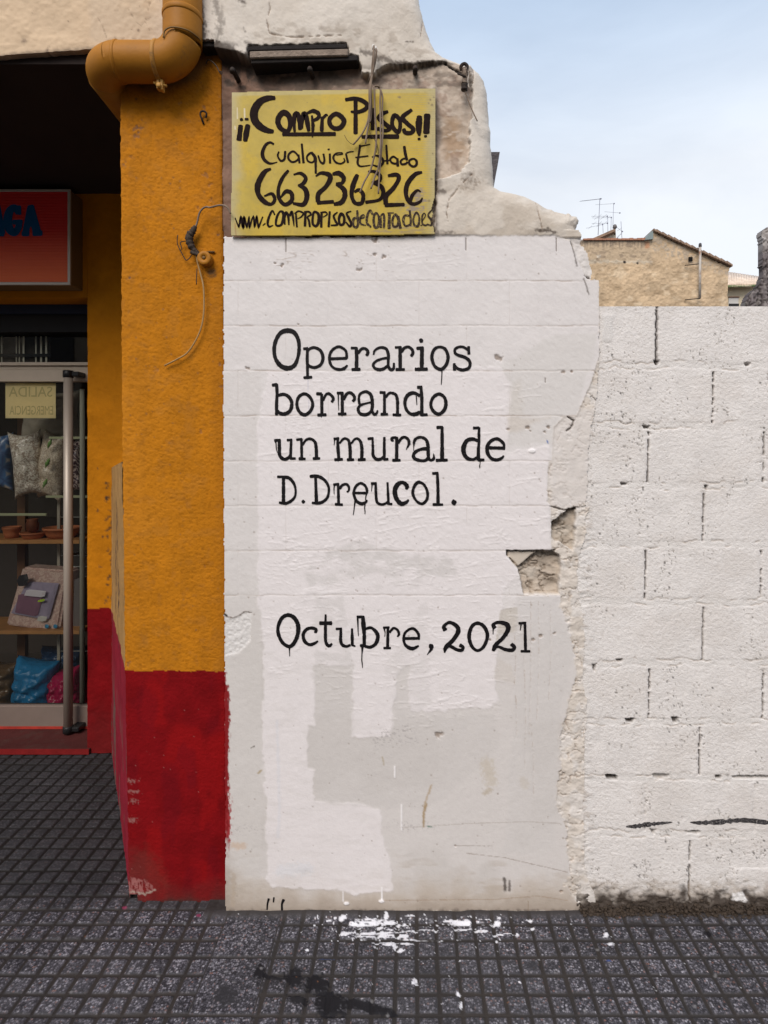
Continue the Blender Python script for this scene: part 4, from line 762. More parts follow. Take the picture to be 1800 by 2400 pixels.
# ------------------------------------------------------------------ shop building
shop = thing('shop_building', (-1.6, 0.5, 0), 'ochre and red shop front with a deep dark porch behind a square pillar', 'building')
PD = 0.05
def build_pillar():
    PX, PY = wall_grid(276, 536, 96, 2132, 2.2)
    n1 = fbm(PX/6, PY/4.6, 3, 301); n2 = fbm(PX/44, PY/44, 4, 302); n3 = fbm(PX/3.5, PY/3.5, 2, 303); n4 = fbm(PX/150, PY/150, 3, 304)
    oy = 1573+(fbm(PX/26, 0*PX, 4, 305)-.5)*9
    C = newC(PX, (.46, .168, .0085)); C[..., :3] *= (.86+.28*n2)[..., None]
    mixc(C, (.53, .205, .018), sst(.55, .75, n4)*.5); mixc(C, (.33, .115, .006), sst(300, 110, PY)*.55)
    mixc(C, (.38, .145, .01), sst(.60, .72, fbm(PX/14, PY/40, 3, 306))*.3)
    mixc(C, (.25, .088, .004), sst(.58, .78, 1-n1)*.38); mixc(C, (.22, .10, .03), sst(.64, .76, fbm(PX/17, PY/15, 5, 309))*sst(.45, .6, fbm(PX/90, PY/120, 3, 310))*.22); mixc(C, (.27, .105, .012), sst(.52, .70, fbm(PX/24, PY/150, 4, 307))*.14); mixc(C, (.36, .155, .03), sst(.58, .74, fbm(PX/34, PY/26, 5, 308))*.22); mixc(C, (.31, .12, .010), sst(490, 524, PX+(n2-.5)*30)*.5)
    red = PY > oy
    rc = newC(PX, (.178, .0035, .0055)); rc[..., :3] *= (.74+.5*n2)[..., None]
    mixc(rc, (.27, .005, .006), sst(.53, .68, fbm(PX/60, PY/110, 3, 311))*.6); mixc(rc, (.125, .004, .009), sst(.55, .70, fbm(PX/50, PY/120, 3, 312))*.35)
    mixc(rc, (.16, .022, .022), sst(1960, 2060, PY+(n2-.5)*60)*sst(400, 300, PX+(n1-.5)*40)*.75)
    mixc(rc, (.085, .03, .026), sst(2050, 2120, PY+(n2-.5)*60)*.5)
    C[red] = rc[red]
    H = (n1-.5)*.0028+(n3-.5)*.0011+(n2-.5)*.0026
    H = np.where(red, H*.6, H)
    # scabs, stains and rust
    for x, y, r, a in ((324, 300, 13, .7), (318, 318, 9, .6), (478, 252, 7, .5), (480, 410, 8, .5), (302, 652, 5, .8), (288, 385, 8, .5), (308, 370, 8, .35), (505, 255, 5, .5), (420, 242, 6, .4), (465, 490, 7, .35), (515, 855, 6, .5), (520, 905, 5, .5), (485, 700, 3, .4), (365, 868, 8, .35), (512, 550, 6, .7), (492, 432, 6, .4), (318, 232, 5, .5), (495, 470, 8, .3), (470, 1010, 5, .4), (300, 1555, 8, .4), (480, 1330, 4, .3)):
        d = np.hypot(PX-x, PY-y)+(fbm(PX/5, PY/5, 3, 320)-.5)*r*2.2; c = sst(r, r*.2, d); mixc(C, (.15, .095, .07), c*a); H -= c*.002
    for i in range(110):
        rs = random.Random(i+40); x, y, r = rs.uniform(285, 520), rs.uniform(150, 1560), rs.uniform(1.2, 3); d = np.hypot(PX-x, PY-y); mixc(C, (.17, .095, .05), sst(r+1, r*.3, d)*rs.uniform(.2, .7))
    mixc(C, (.11, .065, .035), sst(26, 0, line_d(PX, PY, [(300, 196), (400, 198), (455, 170), (478, 130), (515, 108)], 60)+(n2-.5)*30)*.6)   # the pipe's shadow painted on the pillar, with grime
    mixc(C, (.14, .085, .045), sst(16, 2, np.hypot((PX-497), (PY-638)*.9)+(n1-.5)*14)*.8)  # spool's shadow and some dirt painted at its lower right
    mixc(C, (.36, .15, .14), pm(PX, PY, [(300, 2068), (306, 2056), (335, 2062), (366, 2084), (330, 2096), (300, 2098)], 2, 7, 9, 33)*sst(.38, .52, fbm(PX/3, PY/9, 3, 34))*.7)
    mixc(C, (.42, .34, .28), sst(3, 1, line_d(PX, PY, [(299, 2094), (312, 2090), (340, 2096), (362, 2086)])+(n3-.5)*6)*.7)
    mixc(C, (.11, .03, .022), pm(PX, PY, [(303, 2000), (340, 1990), (380, 2030), (392, 2076), (366, 2086), (330, 2060), (303, 2054)], 14, 16)*.35)
    for y in (1830, 1855, 1878, 1922): mixc(C, (.34, .20, .18), sst(6, 1, np.hypot((PX-312)/2.6, PY-y)+(fbm(PX/3, PY/3, 2, 35)-.5)*14)*.5)
    for i in range(16):
        rs = random.Random(i+400); x, y = rs.uniform(300, 500), rs.uniform(1620, 2050); d = np.hypot(PX-x, PY-y); mixc(C, (.45, .22, .20), sst(1.6, .3, d)*.5)
    mixc(C, (.035, .026, .022), sst(2096, 2118, PY+(n2-.5)*26-(PX-300)*.02)*.9)
    LE = np.interp(PY, [100, 300, 1000, 1570, 2090, 2140], [279.5, 280, 284, 291, 300, 301])+(fbm(0*PX, PY/12, 3, 330)-.5)*3.5
    edge = np.minimum(PX-LE, np.interp(PY, [100, 400, 1000, 1600, 2140], [519, 521, 527, 530, 534])-PX); H -= (1-np.sqrt(1-(1-np.clip(edge/7, 0, 1))**2))*.009
    mask = (edge > 0) & ((PX > 322) | (PY < 2098))
    return PX, PY, H, C, mask
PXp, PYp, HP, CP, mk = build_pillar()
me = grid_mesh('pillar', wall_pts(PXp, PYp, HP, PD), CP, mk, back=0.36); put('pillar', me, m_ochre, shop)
def pil_y(px, py): return PD-HP[min(max(int((py-96)/2.2), 0), HP.shape[0]-1), min(max(int((px-276)/2.2), 0), HP.shape[1]-1)]

def build_beam():
    PX, PY = wall_grid(-420, 486, -256, 140, 2.8)
    edge = 131-PX*.07+(fbm(PX/20, 0*PX, 3, 404)-.5)*4; PY = -256+(PY+256)/396*(edge+256)
    n1 = fbm(PX/9, PY/9, 3, 401); n2 = fbm(PX/50, PY/50, 4, 402); n3 = fbm(PX/140, PY/140, 3, 403)
    C = newC(PX, (.60, .445, .295)); C[..., :3] *= (.88+.24*n2)[..., None]; mixc(C, (.52, .41, .30), sst(.52, .7, n3)*.5)
    mixc(C, (.60, .555, .50), sst(330, 470, PX)*.8)
    H = (n1-.5)*.003+(n2-.5)*.006
    mixc(C, (.10, .07, .05), sst(9, 1, edge-PY+(n1-.5)*12)*.6)
    for pts in ([(250, 90), (240, 60), (228, 40)], [(352, 5), (340, 50), (350, 70)], [(300, 20), (318, 50), (330, 60), (352, 40)], [(255, 95), (300, 88), (330, 92)]):
        d = line_d(PX, PY, pts)+(n1-.5)*5; mixc(C, (.22, .15, .10), sst(1.5, .2, d)*.5); H -= sst(1.6, .2, d)*.001
    for x, y, r in ((308, 68, 4), (325, 70, 4), (270, 88, 3), (328, 15, 2.5), (55, 96, 8), (75, 30, 2), (160, 50, 2), (115, 118, 9)):
        d = np.hypot(PX-x, PY-y)+(n1-.5)*r*1.5; mixc(C, (.12, .08, .06), sst(r, r*.2, d)*.7)
    mixc(C, (.05, .04, .033), sst(28, 4, np.abs(PX-478)+(n2-.5)*30)*sst(-120, 10, PY)*.9)
    return PX, PY, H, C, None
a_ = build_beam()
me = grid_mesh('lintel', wall_pts(a_[0], a_[1], a_[2], .012), a_[3], a_[4], back=0.05); put('lintel', me, m_plaster, shop)
m_dark = M('dark_brown_ceiling', (.018, .011, .009), .9, var=.3, vscale=4)  # even near-black brown for the porch ceiling
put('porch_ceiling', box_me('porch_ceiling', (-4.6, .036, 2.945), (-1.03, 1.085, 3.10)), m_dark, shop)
put('upper_storey', box_me('upper_storey', (-6.0, .32, 3.11), (-.70, 4.0, 7.5)), M('cream_render', (.55, .44, .33), .85, var=.1, vscale=3), shop)
m_bare = M('bare_render', (.30, .25, .20), .9, var=.15)
put('side_wall', box_me('side_wall', (-1.0, .37, 0), (-.72, 4.0, 3.10)), m_bare, shop)
put('added_end_wall', box_me('added_end_wall', (-4.8, .0, 0), (-4.6, 4.0, 3.1)), m_bare, shop)  # unseen wall added to close off the porch and keep it darker
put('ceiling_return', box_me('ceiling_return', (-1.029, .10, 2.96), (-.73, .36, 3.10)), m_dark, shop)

# low splayed wall between pillar and shop wall, its top a sloping ledge
def build_splay():
    fa = Vector((-1.035, .062, 0)); bb = Vector((-1.589, 1.074, 0))
    nu, nv = 130, 260; U, V_ = np.meshgrid(np.linspace(0, 1, nu), np.linspace(1, 0, nv))       # u from pillar to the shop wall
    ztop = 1.551+(1.505-1.551)*U
    Z = V_*ztop; n1 = fbm(U*60, Z*50, 3, 501); n2 = fbm(U*9, Z*9, 4, 502)
    nx, ny = (bb-fa).y, -(bb-fa).x; l = math.hypot(nx, ny); nx, ny = -abs(nx)/l, -abs(ny)/l
    H = (n1-.5)*.003+(n2-.5)*.008
    X = fa.x+(bb.x-fa.x)*U+nx*H+(1-V_)*(1-U)*.030; Y = fa.y+(bb.y-fa.y)*U+ny*H
    C = newC(U, (.38, .22, .085)); C[..., :3] *= (.8+.4*n2)[..., None]
    zr = .80-.04*U+(fbm(U*14, U*0, 2, 503)-.5)*.012+np.where(U < .12, (.12-U)*-.2, 0)
    red = Z < zr; rc = newC(U, (.235, .016, .030)); rc[..., :3] *= (.75+.5*n2)[..., None]; mixc(rc, (.13, .09, .075), sst(.58, .7, fbm(U*12, Z*4, 4, 505))*sst(.6, .3, Z)*.8); C[red] = rc[red]
    for u0, za, zb in ((.42, .75, 1.36), (.52, .95, 1.38), (.60, .85, 1.2), (.35, .9, 1.1)):
        d = np.abs(U-u0+(fbm(0*U+u0*9, Z*6, 2, 507)-.5)*.06)*1.1; mixc(C, (.055, .04, .045), sst(.02, .004, d)*((Z > za) & (Z < zb)))
    mixc(C, (.09, .06, .045), sst(.90, 1.0, U+(n2-.5)*.12)*sst(.5, .62, fbm(U*30, Z*30, 3, 508))*.9)
    mixc(C, (.10, .07, .055), sst(.03, .005, U+(n1-.5)*.03)*.6)
    return np.stack([X, Y, Z], -1), C, ztop
Ps, Cs, zt = build_splay()
Ps = Ps[:, ::-1]; Cs = Cs[:, ::-1]
me = grid_mesh('splayed_wall', Ps, Cs)
bm = bmesh.new(); bm.from_mesh(me)
q = [bm.verts.new(p) for p in ((-1.035, .062, 1.551), (-1.589, 1.074, 1.505), (-1.0, 1.074, 1.53))]; bm.faces.new((q[0], q[2], q[1])); bm.to_mesh(me); bm.free()
put('splayed_wall', me, m_ochre, shop)

# shop wall beside and above the door
SD = 1.076
def build_shopwall():
    X, Z = np.meshgrid(np.arange(-1.717, -.99, .006), np.arange(2.955, 0, -.006))
    n1 = fbm(X*110, Z*110, 3, 601); n2 = fbm(X*11, Z*11, 4, 602)
    C = newC(X, (.45, .165, .006)); C[..., :3] *= (.84+.3*n2)[..., None]
    zz = .763+(fbm(X*30, 0*X, 3, 603)-.5)*.014; rc = newC(X, (.17, .004, .006)); rc[..., :3] *= (.7+.5*n2)[..., None]; mixc(rc, (.12, .012, .012), sst(.35, .05, Z+(n2-.5)*.2)*.6)
    red = Z < zz; C[red] = rc[red]
    for x, z, r in ((-1.66, 1.28, .012), (-1.64, 1.14, .010), (-1.655, .98, .012), (-1.62, .80, .012), (-1.71, 1.8, .006), (-1.66, 1.5, .006)):
        mixc(C, (.06, .04, .03), sst(r, r*.2, np.hypot(X-x, Z-z)+(n1-.5)*r*2)*.8)
    for i in range(26):
        rs = random.Random(i+9); x, z = -1.60+rs.gauss(0, .012), rs.uniform(.8, 1.45); mixc(C, (.05, .035, .025), sst(.012, .002, np.hypot(X-x, Z-z)+(n1-.5)*.02)*.8)
    H = (n1-.5)*.004+(n2-.5)*.010
    return np.stack([X, SD-H, Z], -1), C
a_ = build_shopwall(); me = grid_mesh('shop_wall', a_[0], a_[1], None, back=1.42); put('shop_wall', me, m_ochre, shop)
m_och2 = M('ochre_render', (.45, .165, .006), .8, spec=.1, var=.12, vscale=12, bumps=((150, .6, .003),))
put('door_lintel', box_me('door_lintel', (-4.6, SD, 2.40), (-1.718, 1.42, 2.955)), m_och2, shop)
m_step = M('red_painted_step', (.060, .016, .015), .8, spec=.1, var=.25, vscale=9, bumps=((60, .4, .003),), dirt=((.06, .035, .03), 7, .5, .75))
put('threshold_step', box_me('threshold_step', (-4.6, SD-.012, 0), (-1.70, 1.44, .031), .004), m_step, shop)
put('step_riser', box_me('step_riser', (-4.6, SD-.016, .003), (-1.702, SD-.0125, .031)), M('red_riser', (.17, .012, .012), .7, spec=.1, var=.3, vscale=14), shop)
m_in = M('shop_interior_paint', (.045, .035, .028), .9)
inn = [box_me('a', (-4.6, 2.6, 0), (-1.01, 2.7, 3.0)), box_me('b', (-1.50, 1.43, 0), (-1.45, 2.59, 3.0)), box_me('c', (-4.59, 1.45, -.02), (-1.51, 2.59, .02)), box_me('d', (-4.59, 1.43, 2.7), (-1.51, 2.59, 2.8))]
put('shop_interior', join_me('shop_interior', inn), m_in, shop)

# door
DD = 1.301
def zz(py, y=DD): return CZ+(HY-py)*SC(y)
def xx(px, y=DD): return (px-VX)*SC(y)
door = bpy.data.objects.new('door', None); door.location = (-.6, .80, .03); link(door, shop)
XR = -1.60; XL = -3.30
fr = [box_me('a', (XL, DD-.012, zz(895)), (XR, DD+.035, zz(866)), .003), box_me('a2', (XL, DD-.004, zz(865.6)), (XR, DD+.034, zz(858)), .002), box_me('a3', (XL, DD-.020, zz(857.6)), (XR, DD+.034, zz(850)), .002),
      box_me('c', (XL, DD-.01, zz(849)), (XL+.06, DD+.03, zz(700)), .002), box_me('e', (-1.715+.09, DD-.004, zz(1653)), (XR, DD+.034, zz(895)))]
put('door_frame', join_me('door_frame', fr), m_alu, door)
put('kick_rail', box_me('kick_rail', (XL, DD-.012, .034), (XR, DD+.035, zz(1653)), .003), M('dusty_dimmed_kick_rail', (.165, .125, .105), .7, var=.12, vscale=6, dirt=((.16, .10, .08), 5, .6, .8)), door)  # dust tone, darkened further to carry the vignette at lower left
put('paint_skirt', box_me('paint_skirt', (XL, DD-.0155, .032), (XR, DD-.0125, .046)), M('red_paint_drag', (.32, .03, .02), .6, var=.3, vscale=20), door)
gl = bpy.data.materials.new('shop_glass'); gl.use_nodes = True; t = gl.node_tree; t.nodes.clear()
o_ = t.nodes.new('ShaderNodeOutputMaterial'); tr = t.nodes.new('ShaderNodeBsdfTransparent'); tr.inputs[0].default_value = (.92, .93, .90, 1); gs = t.nodes.new('ShaderNodeBsdfGlossy'); gs.inputs['Roughness'].default_value = .01
fz = t.nodes.new('ShaderNodeFresnel'); fz.inputs[0].default_value = 1.5; mxs = t.nodes.new('ShaderNodeMixShader')
fm = t.nodes.new('ShaderNodeMath'); fm.operation = 'MULTIPLY_ADD'; fm.inputs[1].default_value = 1.0; fm.inputs[2].default_value = .02
t.links.new(fz.outputs[0], fm.inputs[0]); t.links.new(fm.outputs[0], mxs.inputs[0]); t.links.new(tr.outputs[0], mxs.inputs[1]); t.links.new(gs.outputs[0], mxs.inputs[2]); t.links.new(mxs.outputs[0], o_.inputs[0])
GY = DD+.012
put('door_glass', from_py('door_glass', [(XL, GY, zz(1653)), (XR-.025, GY, zz(1653)), (XR-.025, GY, zz(895)), (XL, GY, zz(895))], [(0, 1, 2, 3)]), gl, door)
put('transom_glass', from_py('transom_glass', [(XL, GY, zz(850)), (XR, GY, zz(850)), (XR, GY, zz(760)), (XL, GY, zz(760))], [(0, 1, 2, 3)]), gl, door)
hx = (160-VX)*SC(1.226); hy = 1.226
hd = put('door_handle', tube_me('door_handle', [(hx, hy, .075), (hx, hy, 2.003)], .0235, 20, curve=False), m_steel, door)
for z0, z1 in ((1.996, 2.036), (.040, .078)):
    put('handle_cap', join_me('handle_cap', [lathe_me('a', [(.024, z0), (.0275, z0+.003), (.0275, z1-.003), (.024, z1)], 20, (hx, hy, 0)), box_me('b', (hx+.012, hy-.01, z0+.008), (hx+.062, DD-.013, z1-.006), .004)]), m_plast, hd)
ix = (193-VX)*SC(1.37)
put('door_handle', tube_me('door_handle', [(ix, 1.37, .10), (ix, 1.37, 1.95)], .0135, 16, curve=False), M('inner_tube_grey', (.55, .55, .46), .45), door)
put('lever', join_me('lever', [tube_me('a', [(ix+.02, 1.262, zz(1298, 1.262)), (ix-.03, 1.262, zz(1296, 1.262))], .007, 10, curve=False), tube_me('b', [(ix+.02, 1.262, zz(1298, 1.262)), (ix+.02, 1.29, zz(1298, 1.262))], .007, 10, curve=False)]), m_plast, door)
# shutter box over the transom
sh = put('shutter_box', box_me('shutter_box', (XL, 1.24, zz(778, 1.24)), (-1.718, 1.42, 2.399)), M('black_shutter_box', (.008, .007, .007), .7), shop)
put('shutter_slat', box_me('shutter_slat', (XL, 1.222, zz(736, 1.23)), (-1.73, 1.239, zz(702, 1.23)), .004), M('dark_blue_steel', (.018, .026, .052), .5, .3), sh)

# ------------------------------------------------------------------ lit-up style sign box over the door
SY = .953
def szz(py): return CZ+(HY-py)*SC(SY)
def sxx(px): return (px-VX)*SC(SY)
sign = thing('sign_box', (-2.4, 1.0, 2.42), 'red and orange shop sign box with dark blue letters under the porch ceiling', 'sign')
put('sign_body', box_me('sign_body', (-4.2, SY+.012, szz(667)), (sxx(163), SD-.002, szz(444)), .004), M('brown_sign_body', (.13, .075, .028), .6), sign)
m_fr = M('pale_sign_trim', (.50, .45, .39), .45, .3)
tr_ = [box_me('a', (-4.2, SY, szz(667.5)), (sxx(164), SY+.0115, szz(661)), .002), box_me('b', (-4.2, SY, szz(448.5)), (sxx(164), SY+.0115, szz(443)), .002), box_me('c', (sxx(158), SY+.0005, szz(660.8)), (sxx(164), SY+.0115, szz(448.7)), .001)]
put('sign_frame', join_me('sign_frame', tr_), m_fr, sign)
msg = bpy.data.materials.new('ribbed_sign_panel'); msg.use_nodes = True; t = msg.node_tree; b = t.nodes['Principled BSDF']; b.inputs['Roughness'].default_value = .45
co = t.nodes.new('ShaderNodeTexCoord'); sp = t.nodes.new('ShaderNodeSeparateXYZ'); t.links.new(co.outputs['Generated'], sp.inputs[0])
rr = t.nodes.new('ShaderNodeValToRGB'); rr.color_ramp.elements[0].color = (.85, .13, .022, 1); rr.color_ramp.elements[1].color = (.58, .008, .005, 1); rr.color_ramp.elements[0].position = .06; rr.color_ramp.elements[1].position = .60
t.links.new(sp.outputs['Z'], rr.inputs[0]); t.links.new(rr.outputs[0], b.inputs['Base Color'])
wv = t.nodes.new('ShaderNodeTexWave'); wv.wave_type = 'BANDS'; wv.bands_direction = 'Z'; wv.inputs['Scale'].default_value = 22; t.links.new(co.outputs['Object'], wv.inputs['Vector'])
bp = t.nodes.new('ShaderNodeBump'); bp.inputs['Strength'].default_value = .3; bp.inputs['Distance'].default_value = .003; t.links.new(wv.outputs['Fac'], bp.inputs['Height']); t.links.new(bp.outputs[0], b.inputs['Normal'])
put('sign_panel', box_me('sign_panel', (-4.19, SY+.004, szz(660.5)), (sxx(157.5), SY+.0118, szz(449))), msg, sign)
def sgn_place(px, py, k=0): p = W(px, py, SY); p.y = SY+.002-k*.00004; return p
sc2 = 2.765
SA = (0, 420, sc2)
AGA = [[('l', [(-62, 350, 46), (-20, 200, 44)]), ('l', [(-20, 170, 40), (5, 350, 56)]), ('l', [(-8, 352, 36), (20, 352, 36)]), ('l', [(-60, 290, 30), (5, 290, 30)]),
        ('c', [(118, 215, 40), (95, 185, 44), (62, 205, 52), (48, 265, 58), (62, 325, 54), (95, 345, 46), (118, 310, 44), (120, 288, 44)]), ('l', [(85, 278, 32), (138, 276, 32)]), ('l', [(122, 175, 26), (125, 225, 24)]),
        ('l', [(165, 345, 44), (195, 185, 42)]), ('l', [(197, 175, 44), (238, 345, 56)]), ('l', [(146, 352, 34), (182, 352, 34)]), ('l', [(215, 350, 36), (266, 348, 38)]), ('l', [(172, 292, 32), (225, 292, 32)])]]
me = strokes_me('sign_letters', AGA, [SA], sgn_place, .01)
put('sign_letters', me, M('sign_navy_letters', (.004, .075, .20), .6, spec=.1), sign)

# ------------------------------------------------------------------ behind the shop glass
def blob_me(name, c, size, seed, sub=4, pinch=.0, rotz=0.0, lean=0.0, wr=.012):
    """a stuffed cushion: a rounded square that pinches to four corners"""
    bm = bmesh.new(); bmesh.ops.create_grid(bm, x_segments=26, y_segments=26, size=1.0); top = bm.verts[:]
    co_ = [v.co.copy() for v in top]; bm.free()
    v = []; f = []; n = 27
    for side in (1, -1):
        for i in range(n):
            for j in range(n):
                a = -1+2*i/(n-1); b = -1+2*j/(n-1)
                th = (max(0, (1-a*a))*max(0, (1-b*b)))**.42
                sx = a*(1-.17*(1-b*b)*abs(a)); sz_ = b*(1-.15*(1-a*a)*abs(b))
                w_ = (float(vn(a*3+seed, b*5+side, seed))-.5)*wr*2*th
                p = Vector((sx*size[0]/2, side*(th*size[1]/2+w_), sz_*size[2]/2))
                v.append(p)
    for s in range(2):
        o = s*n*n
        for i in range(n-1):
            for j in range(n-1):
                q = (o+i*n+j, o+(i+1)*n+j, o+(i+1)*n+j+1, o+i*n+j+1); f.append(q if s else tuple(reversed(q)))
    me = from_py(name, v, f, True)
    me.transform(Matrix.Translation(Vector(c)) @ Matrix.Rotation(rotz, 4, 'Z') @ Matrix.Rotation(lean, 4, 'Y'))
    bm = bmesh.new(); bm.from_mesh(me); bmesh.ops.remove_doubles(bm, verts=bm.verts, dist=.0005); bmesh.ops.recalc_face_normals(bm, faces=bm.faces); bm.to_mesh(me); bm.free()
    return me
def pattern(name, a, b_, scale, kind='noise', rough=.35, c3=None, coat=.4):
    m = bpy.data.materials.new(name); m.use_nodes = True; t = m.node_tree; b = t.nodes['Principled BSDF']; b.inputs['Roughness'].default_value = rough; b.inputs['Coat Weight'].default_value = coat; b.inputs['Coat Roughness'].default_value = .15
    co = t.nodes.new('ShaderNodeTexCoord'); cr = t.nodes.new('ShaderNodeValToRGB'); cr.color_ramp.elements[0].color = (*a, 1); cr.color_ramp.elements[1].color = (*b_, 1)
    if kind == 'noise':
        n = t.nodes.new('ShaderNodeTexNoise'); n.inputs['Scale'].default_value = scale; n.inputs['Detail'].default_value = 4; n.inputs['Distortion'].default_value = 2.5; cr.color_ramp.elements[0].position = .46; cr.color_ramp.elements[1].position = .54; t.links.new(co.outputs['Object'], n.inputs['Vector']); t.links.new(n.outputs['Fac'], cr.inputs[0])
    elif kind == 'tiles':
        mp = t.nodes.new('ShaderNodeMapping'); mp.inputs['Rotation'].default_value = (0, R(45), 0); n = t.nodes.new('ShaderNodeTexVoronoi'); n.distance = 'CHEBYCHEV'; n.inputs['Scale'].default_value = scale; n.inputs['Randomness'].default_value = 0.0
        t.links.new(co.outputs['Object'], mp.inputs[0]); t.links.new(mp.outputs[0], n.inputs['Vector']); cr.color_ramp.elements[0].position = .1; cr.color_ramp.elements[1].position = .5; t.links.new(n.outputs['Distance'], cr.inputs[0])
        if c3: q = cr.color_ramp.elements.new(.30); q.color = (*c3, 1)
    else:
        n = t.nodes.new('ShaderNodeTexWave'); n.wave_type = 'RINGS'; n.inputs['Scale'].default_value = scale; n.inputs['Distortion'].default_value = 9; n.inputs['Detail'].default_value = 2; n.inputs['Detail Scale'].default_value = 2; cr.color_ramp.elements[0].position = .70; cr.color_ramp.elements[1].position = .80; t.links.new(co.outputs['Object'], n.inputs['Vector']); t.links.new(n.outputs['Fac'], cr.inputs[0])
    t.links.new(cr.outputs[0], b.inputs['Base Color']); return m
def cushion(px0, py0, px1, py1, y, th, m, label, seed, rot=0., lean=0., name='cushion', grp=None):
    s = SC(y); c = W((px0+px1)/2, (py0+py1)/2, y); sz = ((px1-px0)*s, th, (py1-py0)*s)
    o = put(name, blob_me(name, c, sz, seed, rotz=rot, lean=lean), m); tag(o, label, 'cushion', grp); return o
Y1 = 1.52
cushion(30, 1008, 100, 1168, Y1, .13, pattern('brocade_grey', (.82, .76, .66), (.42, .33, .26), 38), 'pale cushion with brown brocade scrolls hanging left behind the shop door glass', 3, .25, -.10)
cu2 = cushion(88, 1008, 158, 1175, Y1+.03, .13, pattern('brocade_green', (.80, .70, .56), (.50, .39, .29), 45), 'beige brocade cushion with green sprigs behind the shop door handle', 5, -.3, .14)
for i, (px, py) in enumerate(((121, 1040), (116, 1085), (110, 1133))):
    c = W(px, py, Y1-.05); put('sprig', tube_me('sprig', [c+Vector((-.012, -.020, -.028)), c+Vector((.004, -.026, 0)), c+Vector((.014, -.020, .030))], lambda t: .010*math.sin(math.pi*min(max(t, .05), .95)), 6, 4, wob=.8), M('sprig_green', (.20, .36, .10), .7), cu2)
cushion(-42, 1012, 32, 1152, Y1+.03, .13, pattern('tile_print', (.80, .72, .58), (.04, .09, .22), 17, 'tiles', c3=(.07, .18, .38)), 'blue cushion with a diamond tile print at the left edge of the door glass', 7)
cushion(162, 1022, 198, 1158, Y1+.04, .12, pattern('plum_scroll', (.075, .035, .05), (.55, .44, .40), 16, 'rings'), 'narrow plum cushion with pale scrolls behind the inner door tube', 9)
cushion(46, 912, 192, 1036, Y1+.12, .16, M('clear_bag_grey', (.46, .41, .33), .25, var=.2, vscale=14), 'big grey plastic wrapped pillow above the brocade cushions', 11)
# rack that carries them
rack = thing('wire_rack', (-2.0, 1.6, 0), 'pale green wire rack behind the shop door glass', 'rack'); m_rk = M('pale_green_rail', (.42, .44, .27), .5)
for x0, x1, y, yy in ((114, 206, 1026, 1.43), (107, 206, 1164, 1.43), (-60, 108, 1206, 1.43)):
    a = W(x0, y, yy); b_ = W(x1, y, yy); put('rail', box_me('rail', (a.x, yy, a.z-.007), (b_.x, yy+.01, a.z+.007), .001), m_rk, rack)
for x0 in (138,):
    a = W(x0, 1164, 1.66); put('post', box_me('post', (a.x-.009, 1.655, .05), (a.x+.009, 1.67, a.z), .001), M('pale_post', (.40, .36, .29), .6), rack)
for y in (1212, 1302, 1328, 1410, 1526):
    a = W(136, y, 1.66); b_ = W(210, y, 1.66); put('rail', tube_me('rail', [a, b_], .003, 6, curve=False), M('grey_rail', (.35, .36, .34), .5, .4), rack)
# wooden shelves
m_wd = M('pine_shelf', (.50, .24, .085), .6, var=.2, vscale=12)
shf = thing('shelf_unit', (-2.2, 1.75, 0), 'wooden shelf unit with two boards inside the shop window', 'shelf')
for y, d0 in ((1266, 1.50), (1478, 1.46)):
    a = zz(y, d0); put('board', box_me('board', (-3.1, d0, a-.022), (xx(186, d0), d0+.30, a), .002), m_wd, shf)
m_up = M('dark_upright', (.16, .075, .035), .7)
for xa in (xx(24, 1.70), -3.05):
    put('upright', box_me('upright', (xa, 1.765, .021), (xa+.05, 1.80, 1.9)), m_up, shf)
m_tc = M('terracotta', (.52, .18, .08), .45, var=.15, vscale=10)
zb = zz(1266, 1.50)
def pot(name, px, w_, h, y, label, rim=True):
    x = xx(px, y); r = w_*SC(y)/2; hh = h*SC(y)
    prof = [(r*.70, 0), (r*.82, hh*.35), (r*.95, hh*.78), (r*1.0, hh*.8), (r*1.0, hh), (r*.9, hh), (r*.74, hh*.3), (.002, hh*.2)]
    o = put(name, lathe_me(name, prof, 28, (x, y, zb+.0005)), m_tc); tag(o, label, 'pot', 'terracotta ware on the shop shelf'); return o
pot('terracotta_pot', 28, 40, 26, 1.60, 'small deep terracotta pot at the left end of the upper shop shelf')
pot('terracotta_dish', 78, 56, 14, 1.58, 'shallow terracotta dish left of the door handle, under a jug')
pot('terracotta_dish', 146, 82, 24, 1.62, 'widest terracotta dish on the upper shop shelf, behind the door handle')
x = xx(76, 1.60); o = put('clay_jug', lathe_me('clay_jug', [(.020, 0), (.034, .012), (.036, .05), (.028, .068), (.034, .08), (.030, .08), (.02, .05), (.002, .01)], 24, (x, 1.60, zb+.014*2.6)), M('dark_clay', (.20, .065, .03), .5)); tag(o, 'dark clay jug standing in a shallow dish on the shop shelf', 'jug')
# bedding pack
pk = thing('bedding_pack', W(80, 1474, 1.55), 'plastic wrapped bedding pack with a bedroom picture leaning on the lower shop shelf', 'pack')
def quad_slab(name, q, y0, y1, m, parent, lean=.05, bev=.012):
    v = [W(a, b, y0) for a, b in q]
    zlo = min(p.z for p in v)
    for p in v: p.y = y0+(p.z-zlo)*lean*3
    n = len(v); v2 = [p+Vector((.02, y1-y0, .005)) for p in v]
    me = from_py(name, v+v2, [tuple(range(n)), tuple(reversed(range(n, 2*n)))]+[(i, i+n, (i+1) % n+n, (i+1) % n) for i in range(n)])
    bm = bmesh.new(); bm.from_mesh(me); bmesh.ops.recalc_face_normals(bm, faces=bm.faces)
    if bev: bmesh.ops.bevel(bm, geom=bm.edges[:], offset=bev, segments=3, affect='EDGES')
    bm.to_mesh(me); bm.free()
    return put(name, me, m, parent)
